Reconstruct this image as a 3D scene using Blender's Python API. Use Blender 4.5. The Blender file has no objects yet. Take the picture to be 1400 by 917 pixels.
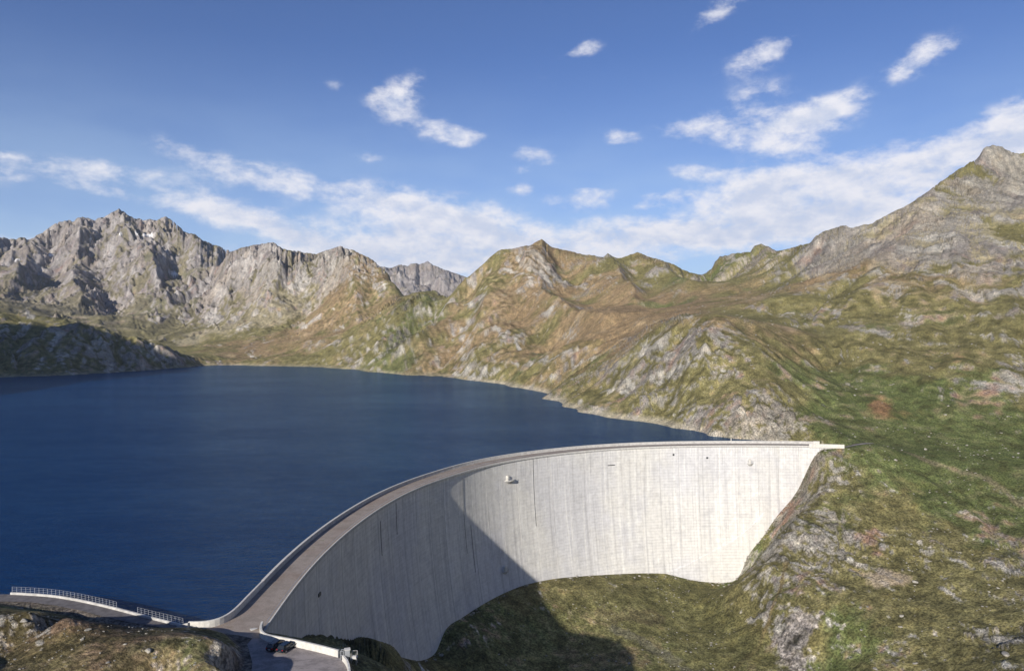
import bpy, bmesh, math, random, time
import numpy as np
T0 = time.time()
random.seed(7)
RNG = np.random.default_rng(11)
C = bpy.context.scene.collection
SC = bpy.context.scene

# ------------------------------------------------------------------ camera, sky, sun
F = 946.0            # focal length in pixels of the 1400 px wide photograph
CAMZ = 60.0          # metres above the dam crest (crest is z = 0)
WZ = -4.0            # lake level
cam_d = bpy.data.cameras.new('camera'); cam = bpy.data.objects.new('camera', cam_d); C.objects.link(cam)
cam.location = (0, 0, CAMZ); cam.rotation_euler = (math.radians(90), 0, 0)
cam_d.sensor_width = 36.0; cam_d.lens = F / 1400 * 36.0
cam_d.clip_start = 1.0; cam_d.clip_end = 60000.0
SC.camera = cam
SC.view_settings.view_transform = 'Standard'; SC.view_settings.look = 'None'
SC.view_settings.exposure = 0.32; SC.view_settings.gamma = 1.0

SUN_AZ = math.radians(24.6)      # light travels this far right of straight ahead
SUN_EL = math.radians(21.2)
sl = bpy.data.lights.new('sun', 'SUN'); so = bpy.data.objects.new('sun', sl); C.objects.link(so)
sl.energy = 5.0; sl.angle = math.radians(0.53); sl.color = (1.0, 0.93, 0.83)
from mathutils import Vector, Matrix
LD = Vector((math.sin(SUN_AZ)*math.cos(SUN_EL), math.cos(SUN_AZ)*math.cos(SUN_EL), -math.sin(SUN_EL)))
so.rotation_euler = LD.to_track_quat('-Z', 'Y').to_euler()
so.location = (-200, -400, 400)

class NT:
    """tiny node-tree helper"""
    def __init__(s, tree): s.t = tree; s.n = tree.nodes; s.l = tree.links
    def _in(s, sock, v):
        if v is None: return
        if isinstance(v, bpy.types.NodeSocket): s.l.new(v, sock)
        elif isinstance(v, (tuple, list)) and len(v) == 3 and sock.type == 'RGBA': sock.default_value = (*v, 1)
        else: sock.default_value = v
    def m(s, op, a, b=None, c=None, clamp=False):
        n = s.n.new('ShaderNodeMath'); n.operation = op; n.use_clamp = clamp
        s._in(n.inputs[0], a); s._in(n.inputs[1], b); s._in(n.inputs[2], c); return n.outputs[0]
    def vm(s, op, a, b=None):
        n = s.n.new('ShaderNodeVectorMath'); n.operation = op
        s._in(n.inputs[0], a); s._in(n.inputs[1], b)
        return n.outputs['Value'] if op in ('DOT_PRODUCT', 'LENGTH') else n.outputs[0]
    def xyz(s, v):
        n = s.n.new('ShaderNodeSeparateXYZ'); s._in(n.inputs[0], v); return n.outputs
    def comb(s, x=0.0, y=0.0, z=0.0):
        n = s.n.new('ShaderNodeCombineXYZ'); s._in(n.inputs[0], x); s._in(n.inputs[1], y); s._in(n.inputs[2], z); return n.outputs[0]
    def noise(s, v, scale, det=4, rough=0.55, dist=0.0):
        n = s.n.new('ShaderNodeTexNoise'); s._in(n.inputs['Vector'], v)
        n.inputs['Scale'].default_value = scale; n.inputs['Detail'].default_value = det
        n.inputs['Roughness'].default_value = rough; n.inputs['Distortion'].default_value = dist
        return n.outputs['Fac']
    def mix(s, f, a, b, mode='MIX'):
        n = s.n.new('ShaderNodeMix'); n.data_type = 'RGBA'; n.blend_type = mode
        s._in(n.inputs[0], f); s._in(n.inputs[6], a); s._in(n.inputs[7], b); return n.outputs[2]
    def ramp(s, v, lo, hi, a=0.0, b=1.0):
        n = s.n.new('ShaderNodeMapRange'); n.interpolation_type = 'SMOOTHSTEP'
        s._in(n.inputs[0], v); n.inputs[1].default_value = lo; n.inputs[2].default_value = hi
        n.inputs[3].default_value = a; n.inputs[4].default_value = b; return n.outputs[0]
    def attr(s, name):
        n = s.n.new('ShaderNodeAttribute'); n.attribute_name = name; return n.outputs
    def bump(s, h, strength=1.0, dist=1.0, normal=None):
        n = s.n.new('ShaderNodeBump'); n.inputs['Strength'].default_value = strength
        n.inputs['Distance'].default_value = dist; s._in(n.inputs['Height'], h)
        if normal is not None: s._in(n.inputs['Normal'], normal)
        return n.outputs[0]

# world: Nishita sky with clouds laid out by azimuth and elevation
W = bpy.data.worlds.new('World'); SC.world = W; W.use_nodes = True
w = NT(W.node_tree); w.n.clear()
sky = w.n.new('ShaderNodeTexSky'); sky.sky_type = 'NISHITA'; sky.sun_disc = False
sky.sun_elevation = SUN_EL; sky.sun_rotation = SUN_AZ + math.pi
sky.altitude = 2300; sky.air_density = 1.0; sky.dust_density = 0.3; sky.ozone_density = 2.0
geo = w.n.new('ShaderNodeNewGeometry')
dirv = w.vm('SCALE', geo.outputs['Incoming']); dirv.node.inputs[3].default_value = -1.0
d = w.xyz(dirv)
az = w.m('ARCTAN2', d[0], d[1])
el = w.m('ARCSINE', d[2])
# elevations are stretched so that far cloud banks flatten towards the horizon
P = w.comb(az, el, 0.0)
warp = w.n.new('ShaderNodeTexNoise'); w._in(warp.inputs['Vector'], w.comb(w.m('MULTIPLY', az, 1.0), w.m('MULTIPLY', el, 1.8), 3.1))
warp.inputs['Scale'].default_value = 9.0; warp.inputs['Detail'].default_value = 6.0; warp.inputs['Roughness'].default_value = 0.62
wo = w.vm('SUBTRACT', warp.outputs['Color'], (0.5, 0.5, 0.5))
wx = w.xyz(wo)
azw = w.m('MULTIPLY_ADD', wx[0], 0.055, az)
elw = w.m('MULTIPLY_ADD', wx[1], 0.024, el)
# (px, py) in the photograph -> azimuth / elevation of the cloud, with half sizes, tilt and strength
CL = [(543,140,34,22,10,.95),(613,184,46,12,-4,1.0),(562,114,26,14,30,.35),(790,71,34,9,14,.55),(1040,74,50,17,20,.7),
      (1255,79,50,17,20,1.0),(985,12,42,14,28,.55),(1090,168,78,22,8,.95),(970,175,62,16,-6,.75),(1130,150,55,14,16,.75),(1035,130,50,18,10,.4),
      (1075,203,40,12,0,.75),(851,186,26,9,-8,.75),(732,214,30,10,-8,.6),(715,235,16,6,0,.4),(715,258,16,9,0,.4),
      (785,275,42,10,-4,.75),(815,263,26,6,0,.55),(910,269,28,7,6,.6),(885,283,22,5,6,.5),(950,234,36,11,-6,.6),
      (100,232,150,15,0,.55),(130,262,170,9,-6,.38),(262,212,60,18,-20,.34),(350,238,100,18,-12,.40),(430,255,110,18,-4,.48),
      (310,290,90,20,-10,.8),(400,318,100,16,-14,.75),(505,215,30,7,0,.35),(1385,160,50,20,12,.85),(1385,190,60,12,5,.6),
      (575,300,100,36,-4,.85),(620,335,130,30,0,.7),(740,352,160,24,0,.6),(430,350,120,18,0,.4),(640,318,90,30,-8,.6),(530,275,60,14,0,.4),(700,350,230,26,0,.45),(850,315,100,18,0,.6),(600,350,120,22,0,.5),
      (1050,258,90,28,4,.95),(1150,250,110,34,8,.9),(1290,218,110,30,14,.95),(1060,292,130,30,0,.95),(930,325,100,18,0,.6),(1180,290,120,36,8,.95),(1000,330,100,16,0,.5),
      (20,215,40,8,0,.3),(0,345,120,25,0,.5),(1500,190,160,50,8,.9),(-140,240,150,26,4,.6),(-260,330,200,34,0,.7),(1600,330,260,60,0,.8),
      (457,118,18,9,-10,.25),(740,107,12,4,0,.2)]
acc = None
for (px, py, rx, ry, tilt, st) in CL:
    a0 = math.atan((px-700)/F); r0 = math.hypot(px-700, F); e0 = math.atan((458.5-py)/r0)
    sx = rx/F*math.cos(a0)**2*0.95; sy = ry/F*0.98*math.cos(a0); ct, sn = math.cos(math.radians(tilt)), math.sin(math.radians(tilt))
    dx = w.m('SUBTRACT', azw, a0); dy = w.m('SUBTRACT', elw, e0)
    u = w.m('ADD', w.m('MULTIPLY', dx, ct/sx), w.m('MULTIPLY', dy, sn/sx))
    v = w.m('ADD', w.m('MULTIPLY', dx, -sn/sy), w.m('MULTIPLY', dy, ct/sy))
    q = w.m('ADD', w.m('MULTIPLY', u, u), w.m('MULTIPLY', v, v))
    g = w.m('MULTIPLY', w.m('EXPONENT', w.m('MULTIPLY', q, -1.0)), st)
    acc = g if acc is None else w.m('ADD', acc, g)
# scattered clouds for every other direction of the sky (same kind, away from the view)
sc_n = w.noise(w.comb(w.m('MULTIPLY', az, 1.0), w.m('MULTIPLY', el, 2.6), 7.0), 3.2, 5, 0.6)
away = w.ramp(w.m('ABSOLUTE', az), 0.78, 1.1)
acc = w.m('ADD', acc, w.m('MULTIPLY', w.ramp(sc_n, 0.72, 0.86), away))
det = w.noise(w.comb(w.m('MULTIPLY', az, 1.0), w.m('MULTIPLY', el, 1.8), 0.0), 21.0, 10, 0.64, 0.1)
det2 = w.noise(w.comb(w.m('MULTIPLY', az, 1.0), w.m('MULTIPLY', el, 3.0), 5.0), 5.0, 3, 0.5)
acc = w.m('MINIMUM', w.m('MULTIPLY', acc, 1.12), 1.35)
dens = w.m('ADD', acc, w.m('MULTIPLY', w.m('SUBTRACT', det, 0.5), 2.9))
dens = w.m('ADD', dens, w.m('MULTIPLY', w.m('SUBTRACT', det2, 0.5), 0.9))
cm = w.ramp(dens, 0.02, 1.35, 0.0, 0.95)
cm = w.m('MULTIPLY', cm, w.ramp(acc, 0.05, 0.4))
# thin veil low over the horizon
veil = w.ramp(el, 0.0, 0.40, 0.80, 0.0)
veil2 = w.m('MULTIPLY', veil, w.ramp(det2, 0.3, 0.7, 0.6, 1.0))
skyc = w.mix(1.0, sky.outputs[0], (0.92, 1.08, 1.48), 'MULTIPLY')
lit = w.noise(w.comb(w.m('MULTIPLY', az, 1.0), w.m('MULTIPLY_ADD', el, 1.8, -0.03), 0.0), 21.0, 6, 0.6, 0.1)
shade = w.ramp(w.m('ADD', w.m('MULTIPLY_ADD', w.m('SUBTRACT', lit, det), 1.6, w.m('MULTIPLY', acc, 0.55)), w.m('MULTIPLY', det2, 0.8)), 0.70, 1.45)
cloudc = w.mix(shade, (11.0, 10.9, 11.5), (7.6, 8.3, 10.2))
low = w.mix(veil2, skyc, (6.2, 8.2, 10.4))
full = w.mix(cm, low, cloudc)
bg = w.n.new('ShaderNodeBackground'); w._in(bg.inputs[0], full); bg.inputs[1].default_value = 0.068
out = w.n.new('ShaderNodeOutputWorld'); w.l.new(bg.outputs[0], out.inputs[0])

# ------------------------------------------------------------------ object helpers
def link(o): C.objects.link(o); return o
def empty(name, loc, label=None, cat=None, group=None, rz=0.0):
    o = bpy.data.objects.new(name, None); link(o); o.location = loc; o.rotation_euler = (0, 0, rz); o.empty_display_size = 1
    if label: o['label'] = label
    if cat: o['category'] = cat
    if group: o['group'] = group
    return o
def meshobj(name, verts, faces, mat, parent=None, smooth=False, label=None, cat=None, group=None, kind=None, uv=None):
    me = bpy.data.meshes.new(name); me.from_pydata([tuple(v) for v in verts], [], [tuple(f) for f in faces])
    if smooth: me.polygons.foreach_set('use_smooth', [True]*len(me.polygons))
    if uv is not None:
        l = me.uv_layers.new(name='UVMap'); vi = np.empty(len(me.loops), dtype=np.int32); me.loops.foreach_get('vertex_index', vi)
        l.data.foreach_set('uv', np.asarray(uv, dtype=np.float32)[vi].ravel())
    me.update()
    o = bpy.data.objects.new(name, me); link(o); me.materials.append(mat)
    if parent is not None: o.parent = parent
    for k, v in (('label', label), ('category', cat), ('group', group), ('kind', kind)):
        if v: o[k] = v
    return o
class MB:
    """collects simple solids for ONE part"""
    def __init__(s): s.v = []; s.f = []
    def box(s, c, d, rz=0.0, taper=1.0):
        n = len(s.v); ca, sa = math.cos(rz), math.sin(rz)
        for z in (-1, 1):
            k = taper if z > 0 else 1.0
            for x, y in ((-1, -1), (1, -1), (1, 1), (-1, 1)):
                X, Y = x*d[0]/2*k, y*d[1]/2*k
                s.v.append((c[0]+X*ca-Y*sa, c[1]+X*sa+Y*ca, c[2]+z*d[2]/2))
        s.f += [tuple(n+i for i in q) for q in ((0,3,2,1),(4,5,6,7),(0,1,5,4),(1,2,6,5),(2,3,7,6),(3,0,4,7))]; return s
    def bar(s, a, b, r, k=6):
        a = Vector(a); b = Vector(b); d = (b-a).normalized(); u = d.orthogonal().normalized(); v = d.cross(u); n = len(s.v)
        for p in (a, b):
            for i in range(k):
                t = 2*math.pi*i/k; s.v.append(tuple(p+u*(r*math.cos(t))+v*(r*math.sin(t))))
        for i in range(k): j = (i+1) % k; s.f.append((n+i, n+j, n+k+j, n+k+i))
        s.f.append(tuple(n+i for i in range(k))[::-1]); s.f.append(tuple(n+k+i for i in range(k))); return s
    def obj(s, name, mat, parent=None, **kw): return meshobj(name, s.v, s.f, mat, parent, **kw)

def pbr(name, col, rough=0.8, metal=0.0, spec=0.3, build=None):
    m = bpy.data.materials.new(name); m.use_nodes = True; t = NT(m.node_tree)
    b = m.node_tree.nodes['Principled BSDF']; b.inputs['Base Color'].default_value = (*col, 1)
    b.inputs['Roughness'].default_value = rough; b.inputs['Metallic'].default_value = metal
    b.inputs['Specular IOR Level'].default_value = spec
    if build: build(t, b)
    return m
def mottled(scale, lo, hi, bump=0.0):
    def f(t, b):
        tc = t.n.new('ShaderNodeTexCoord').outputs['Object']
        base = tuple(b.inputs['Base Color'].default_value)[:3]
        n = t.noise(tc, scale, 6, 0.65); k = t.ramp(n, 0.3, 0.7, lo, hi)
        t.l.new(t.mix(1.0, t.comb(*base), t.comb(k, k, k), 'MULTIPLY'), b.inputs['Base Color'])
        if bump: t.l.new(t.bump(n, 1.0, bump), b.inputs['Normal'])
    return f

# ------------------------------------------------------------------ noise
_perm = RNG.permutation(256).astype(np.int32); _perm = np.concatenate([_perm, _perm])
_ga = RNG.random(256)*2*np.pi; _gx = np.cos(_ga).astype(np.float32); _gy = np.sin(_ga).astype(np.float32)
def pn(x, y, seed=0):
    """2-D gradient noise, about -0.7..0.7"""
    x = np.asarray(x, dtype=np.float32); y = np.asarray(y, dtype=np.float32)
    xf = np.floor(x); yf = np.floor(y); xi = xf.astype(np.int32) & 255; yi = (yf.astype(np.int32)+seed*37) & 255
    fx = x-xf; fy = y-yf; u = fx*fx*fx*(fx*(fx*6-15)+10); v = fy*fy*fy*(fy*(fy*6-15)+10)
    xi1 = (xi+1) & 255; yi1 = (yi+1) & 255
    a = _perm[xi]; b = _perm[xi1]
    aa = _perm[a+yi]; ab = _perm[a+yi1]; ba = _perm[b+yi]; bb = _perm[b+yi1]
    n00 = _gx[aa]*fx+_gy[aa]*fy; n10 = _gx[ba]*(fx-1)+_gy[ba]*fy
    n01 = _gx[ab]*fx+_gy[ab]*(fy-1); n11 = _gx[bb]*(fx-1)+_gy[bb]*(fy-1)
    return ((n00*(1-u)+n10*u)*(1-v)+(n01*(1-u)+n11*u)*v)*1.4
_hv = RNG.random((512, 5)).astype(np.float32)
def facet(x, y, seed=0):
    """tilted flat pieces with steps between them, like jointed rock"""
    x = np.asarray(x, dtype=np.float32); y = np.asarray(y, dtype=np.float32)
    xi = np.floor(x).astype(np.int32); yi = np.floor(y).astype(np.int32); best = np.full(x.shape, 9.0, np.float32); sec = best.copy(); val = np.zeros_like(x)
    for ox in (-1, 0, 1):
        for oy in (-1, 0, 1):
            cx_ = xi+ox; cy_ = yi+oy; h = _perm[(_perm[cx_ & 255]+cy_+seed*31) & 255]; r = _hv[h+(seed % 2)*256]
            dx = x-(cx_+r[..., 0]); dy = y-(cy_+r[..., 1]); d2 = dx*dx+dy*dy
            v = (r[..., 2]-0.5)*1.1+(r[..., 3]-0.5)*1.6*dx+(r[..., 4]-0.5)*1.6*dy
            nb = d2 < best; sec = np.where(nb, best, np.minimum(sec, d2)); val = np.where(nb, v, val); best = np.where(nb, d2, best)
    return val, np.sqrt(sec)-np.sqrt(best)
def sstep(a, b, x):
    t = np.clip((x-a)/(b-a), 0, 1); return t*t*(3-2*t)

# ------------------------------------------------------------------ dam outline (plan), from survey of its crest
def on_plane(px, py, z):
    Y = F*(CAMZ-z)/(py-458.5); return ((px-700)/F*Y, Y)
DPX = [(360.9,858.5),(375.9,836.2),(391.6,814.6),(407.3,793),(430.9,766.8),(446.2,751.2),(463.2,735.5),(485.4,717.2),(503.7,704.1),(524.7,690),(544.3,679.2),(563.9,669),(600,655.5),(641.4,642.0),(667.1,635),(698,628.8),(728.9,624.1),(787.4,617),(840.6,612.8),(883.4,610.8),(931.4,609.4),(995.7,608.7),(1058.6,609.0),(1110,609.2),(1150,610.5)]
DP = np.array([on_plane(x, y, 0) for x, y in DPX])
def smooth_curve(P, n, it=40):
    s = np.r_[0, np.cumsum(np.hypot(*np.diff(P, axis=0).T))]
    t = np.linspace(0, s[-1], n); Q = np.c_[np.interp(t, s, P[:,0]), np.interp(t, s, P[:,1])]
    for _ in range(it): Q[1:-1] = Q[1:-1]*0.5+(Q[:-2]+Q[2:])*0.25
    return Q
DC = smooth_curve(DP, 401, 260)                         # downstream edge of the crest
_ds = np.r_[0, np.cumsum(np.hypot(*np.diff(DC, axis=0).T))]; DLEN = _ds[-1]
def dpt(s): return np.array([np.interp(s, _ds, DC[:,0]), np.interp(s, _ds, DC[:,1])])
def dnorm(s):
    a = dpt(max(s-4, 0)); b = dpt(min(s+4, DLEN)); t = (b-a)/np.hypot(*(b-a)); return np.array([t[1], -t[0]])   # points downstream
def batter(d): return 9.0*(max(d, 0)/72.0)**1.7
def facept(s, d, off=0.0):
    p = dpt(s)+dnorm(s)*(batter(d)+off); return np.array([p[0], p[1], -d])
def proj(p): return 700+p[0]/p[1]*F, 458.5+(CAMZ-p[2])/p[1]*F
BASE = [(427,869),(455,872),(480,875),(510,879),(543,899),(574,903),(597,891),(609,860),(630,845),(654,830),(690,810),(720,799),(756,791),(810,786.5),(870,783.5),(911,783.5),(940,790),(971,795.5),(993,796),(1012,783),(1022,758),(1039,736),(1064,702),(1095,662),(1115,621),(1135,613)]
BS = []                                                 # (s, depth of the ground under the crest)
_S = np.linspace(0, DLEN, 500); _Dd = np.linspace(0, 80, 161)
_grid = np.array([[facept(s, dd) for dd in _Dd] for s in _S])
_gx2 = 700+_grid[...,0]/_grid[...,1]*F; _gy2 = 458.5+(CAMZ-_grid[...,2])/_grid[...,1]*F
for bx_, by_ in BASE:
    e = (_gx2-bx_)**2+(_gy2-by_)**2; i, j = np.unravel_index(np.argmin(e), e.shape); BS.append((_S[i], _Dd[j]))
BS.sort()
def ground_depth(s): return np.interp(s, [b[0] for b in BS], [b[1] for b in BS])
print('dam length %.0f' % DLEN, 'ground', [(round(a), round(b)) for a, b in BS])

# ------------------------------------------------------------------ terrain: survey points
PTS = []                                                # x, y, z
def WY(px, Y):
    """the right-hand mountain stands steeper and nearer than first surveyed"""
    if Y <= 400 or px <= 1060: return Y
    return 400+(Y-400)*float(np.interp(px, [1060, 1110, 1200], [1.0, 0.86, 0.68]))
def W3(px, py, Y): PTS.append(((px-700)/F*Y, Y, CAMZ-(py-458.5)/F*Y))
def WP(x, y, z): PTS.append((x, y, z))
SHORE = [(-60,519),(0,515.7),(60,514),(129,511),(190,507),(251,502.5),(290,499.5),(350,500),(400,501),(466,504),(510,508.5),(560,513),(600,515),(640,519.5),(670,523),(700,529),(741,545),(770,556),(790,563),(830,570.5),(871,575.5),(915,583.5),(960,591),(985,597)]
for x, y in SHORE:
    X, Y = on_plane(x, y, WZ); r = math.hypot(X, Y); PTS.append((X, Y, WZ)); k = 0.972; PTS.append((X*k, Y*k, WZ-7-0.006*r))
    if x < 900: k = 0.85; PTS.append((X*k, Y*k, -45))
COLS = {
 -60: [(415,1400),('z',1650,70),(410,2050),(370,2700),(322,3300)],
 0:   [(470,1200),(422.5,1350),('z',1600,60),(416,2000),(375,2600),(324,3300)],
 60:  [(475,1200),(436.5,1350),('z',1600,50),(430,2000),(400,2400),(360,2900),(318,3250)],
 120: [(480,1230),(452,1300),('z',1500,40),(447,1900),(420,2300),(370,2800),(330,3150),(299,3400)],
 163: [(485,1270),(460.5,1350),('z',1500,30),(455,1900),(420,2350),(370,2800),(325,3150),(286,3450)],
 198: [(332,3050),(314,3250)],
 225: [(490,1370),(475,1420),('z',1540,18),(463,1900),(440,2150),(400,2500),(350,2900),(315,3120),(296,3300)],
 290: [(480,1620),(463,1850),(430,2150),(390,2450),(360,2650),(333,2900)],
 350: [(480,1600),(461,1800),(430,2000),(400,2150),(370,2300),(345,2450)],
 400: [(470,1650),(450,1850),(425,1970),(400,2100),(341,2400)],
 466: [(475,1500),(450,1700),(400,1980),(365,2120),(336.6,2250)],
 510: [(480,1350),(440,1550),(400,1800),(356,2050)],
 545: [(480,1250),(440,1430),(410,1650),(391,1850)],
 565: [(480,1210),(440,1400),(407,1700)],
 600: [(470,1220),(430,1400),(401,1600)],
 640: [(480,1130),(430,1300),(379,1480)],
 690: [(500,950),(450,1100),(400,1270),(341,1450)],
 741: [(510,830),(470,1000),(400,1280),(327,1500)],
 800: [(535,640),(500,760),(450,950),(400,1200),(348,1480)],
 830: [(540,600),(500,690),(455,880),(400,1160),(347,1460)],
 871: [(540,560),(490,615),(462,680),(442,850),(400,1130),(344.5,1450)],
 915: [(540,520),(490,560),(447,610),(428,850),(400,1100),(384,1270),(359.6,1450)],
 940: [(390,1280)],
 960: [(540,490),(490,525),(438,570),(428,700),(404,1050),(391,1270),(375,1500)],
 1000:[(560,448),(500,495),(450,545),(433,640),(412,850),(385,1150),(346.5,1500)],
 1049:[(575,432),(540,455),(500,500),(460,560),(430,720),(400,900),(365,1150),(334,1450)],
 1090:[(600,415),(560,450),(500,540),(450,640),(405,780),(370,1050),(337,1350)],
 1130:[(603,400),(560,470),(500,580),(450,700),(405,830),(370,1000),(314,1350)],
 1192:[(607,400),(560,480),(500,590),(450,690),(400,820),(350,1000),(305,1250)],
 1265:[(608,400),(560,480),(500,580),(440,700),(380,850),(320,1050),(264,1300)],
 1311:[(610,395),(560,470),(500,560),(440,680),(380,830),(310,1050),(270,1230),(231,1400)],
 1335:[(250,1300),(232,1420)],
 1387:[(262,1260),(232,1420)],
 1359:[(612,390),(560,460),(500,550),(440,660),(370,830),(300,1050),(250,1300),(198.5,1500)],
 1400:[(615,385),(560,450),(500,540),(430,660),(360,830),(300,1030),(250,1280),(210,1500)],
 1500:[(620,375),(500,520),(400,700),(300,1000),(240,1400)],
 1680:[(620,360),(500,480),(400,640),(300,900),(230,1400)],
}
for px, col in COLS.items():
    for q in col:
        if q[0] == 'z': WP((px-700)/F*q[1], q[1], q[2])
        else: W3(px, q[0], WY(px, q[1]))
# skylines between those columns: (px, py, distance, drop behind)
def skyline(L, d, back=1.14, drop=0.10):
    xs = [a for a, _ in d]; ys = [b for _, b in d]
    for px, py in L:
        Y = WY(px, float(np.interp(px, xs, ys))); W3(px, py, Y)
        z = CAMZ-(py-458.5)/F*Y; WP((px-700)/F*Y*back, Y*back, z-drop*Y)
skyline([(-60,322),(0,323.8),(17,326.6),(28,323.8),(38,328),(57,318),(71,309.6),(85,301),(99,302.5),(113,296),(127.6,300),(142,297),(153,291),(163,285),(173,291),(181.5,298),(198.5,301),(215.5,300),(225.5,295.5),(238,304),(252,317),(266,320),(278,328),(295,335)],
        [(-60,3300),(0,3300),(163,3450),(225,3300),(290,2900)])
skyline([(332,346),(350,345),(372,342),(398,341.5),(432,346.5),(445,343),(458,338),(466,336.6),(483,342),(503,351),(520,363.5),(534,379),(548.5,394.7)],
        [(290,2900),(350,2450),(466,2250),(510,2050),(550,1830)])
skyline([(560,405),(575,405),(591,402),(606,399),(622,393),(639,379),(656,365),(670.5,351),(684.7,341),(700,339.7),(725,335),(733,331),(741,327),(747,333),(753,337),(768,341),(799,348),(825,351.6),(830.5,346.8),(844.6,353),(859,349.6),(871.6,344.5),(893,352.5),(915.6,359.6),(930,366),(944,373.7),(959.5,375),(972,368),(983.6,351),(998,346.8),(1026,344),(1032,335.5),(1049,334)],
        [(560,1700),(600,1600),(640,1480),(700,1450),(741,1500),(830,1460),(915,1450),(960,1500),(1049,1450)])
skyline([(1058,338),(1067,343),(1087,337.4),(1106.7,333),(1126.6,316),(1149,309),(1163.4,312),(1192,305),(1214.5,293.4),(1243,279),(1265.5,263.7),(1291,245),(1311,231),(1333.6,218),(1345,204),(1359,198),(1373,202.7),(1387.5,209.8),(1400,210),(1450,235),(1520,240),(1680,230)],
        [(1049,1450),(1130,1350),(1192,1250),(1265,1300),(1311,1400),(1359,1500),(1400,1500),(1520,1400),(1680,1400)])
# reddish crest behind the second ridge, and the pale far range
for px, py in [(325,341),(332,338),(350,334.5),(373,331),(380,336),(386,341)]: W3(px, py, 3400); WP((px-700)/F*3750, 3750, 250)
for px in (400, 440, 480, 520, 560, 600, 640, 700, 800, 900, 960): WP((px-700)/F*3000, 3000, 120)
for px in range(300, 1300, 60): WP((px-700)/F*4200, 4200, 150)
for px, py in [(500,372),(515,371),(530,366),(548.5,362.5),(565.5,361),(575,360),(585,358),(592,362),(600,365),(610,369),(617,372),(631,376),(645,384),(670,395)]: W3(px, py, 6000); W3(px, 400, 5300); WP((px-700)/F*6800, 6800, 250)
for px in (-300, -100, 60, 200, 330): WP((px-700)/F*4700, 4700, 250)
for px in (300, 400, 760, 900, 1100, 1300, 1600, -200): WP((px-700)/F*6200, 6200, 180)
# lake bed and dam foot
for s, dd in BS:
    for off, dz in ((1.5, 0.0), (7, -0.6)):
        p = facept(s, dd, off); WP(p[0], p[1], p[2]+dz)
    p = facept(s, 0, -22); WP(p[0], p[1], min(-dd, -12))
for s in np.linspace(60, DLEN-60, 8):
    p = facept(s, 0, -70); WP(p[0], p[1], -55)
# right hillside below the dam end down into the valley
for px, py, Y in [(1150,622,368),(1165,650,352),(1150,700,330),(1120,680,342),(1085,720,328),(1060,760,318),(1110,760,308),(1150,780,295),(1060,820,292),(1110,850,272),(1180,850,262),(1060,890,274),(1120,917,256),(1200,917,238),
                  (1035,790,312),(1035,840,298),(1030,905,270),
                  (1200,700,325),(1200,760,298),(1275,650,355),(1275,700,322),(1275,760,292),(1275,820,266),(1275,880,240),(1300,917,225),
                  (1340,650,350),(1340,720,310),(1340,800,268),(1340,870,236),(1400,640,355),(1400,700,318),(1400,780,272),(1400,850,236),(1400,917,205),
                  (1500,700,300),(1500,800,245),(1500,917,190),(1650,700,280),(1650,917,170)]: W3(px, py, Y)
for x, y, z in [(176,371.5,-1.2),(184,373,-0.6),(200,376,0.2),(183,367,-2.6),(20,325,-62),(60,330,-65.5),(30,300,-69),(70,296,-70.5),(10,290,-69),(0,275,-69.5),(40,270,-70),(80,270,-71),(-8,262,-69),(90,320,-70.5),
                (-22,245,-66),(-30,225,-55),(-40,205,-38),(-44,185,-27),(-45,165,-15),(-44,150,-7),(-30,195,-43),(-20,200,-52),(-28,170,-28),(-15,180,-46),(-24,150,-16),(-10,150,-30),(-22,132,-5),(-10,125,-18),
                (10,200,-62),(30,220,-68),(60,230,-70.5),(10,150,-55),(30,180,-66),(30,120,-66),(-5,90,-30),(20,60,-66),(60,180,-70),(95,230,-66),(100,200,-63),(60,100,-72),(100,150,-62),(140,150,-45),(180,150,-22),(130,90,-52),(200,80,-25)]: WP(x, y, z)
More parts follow.
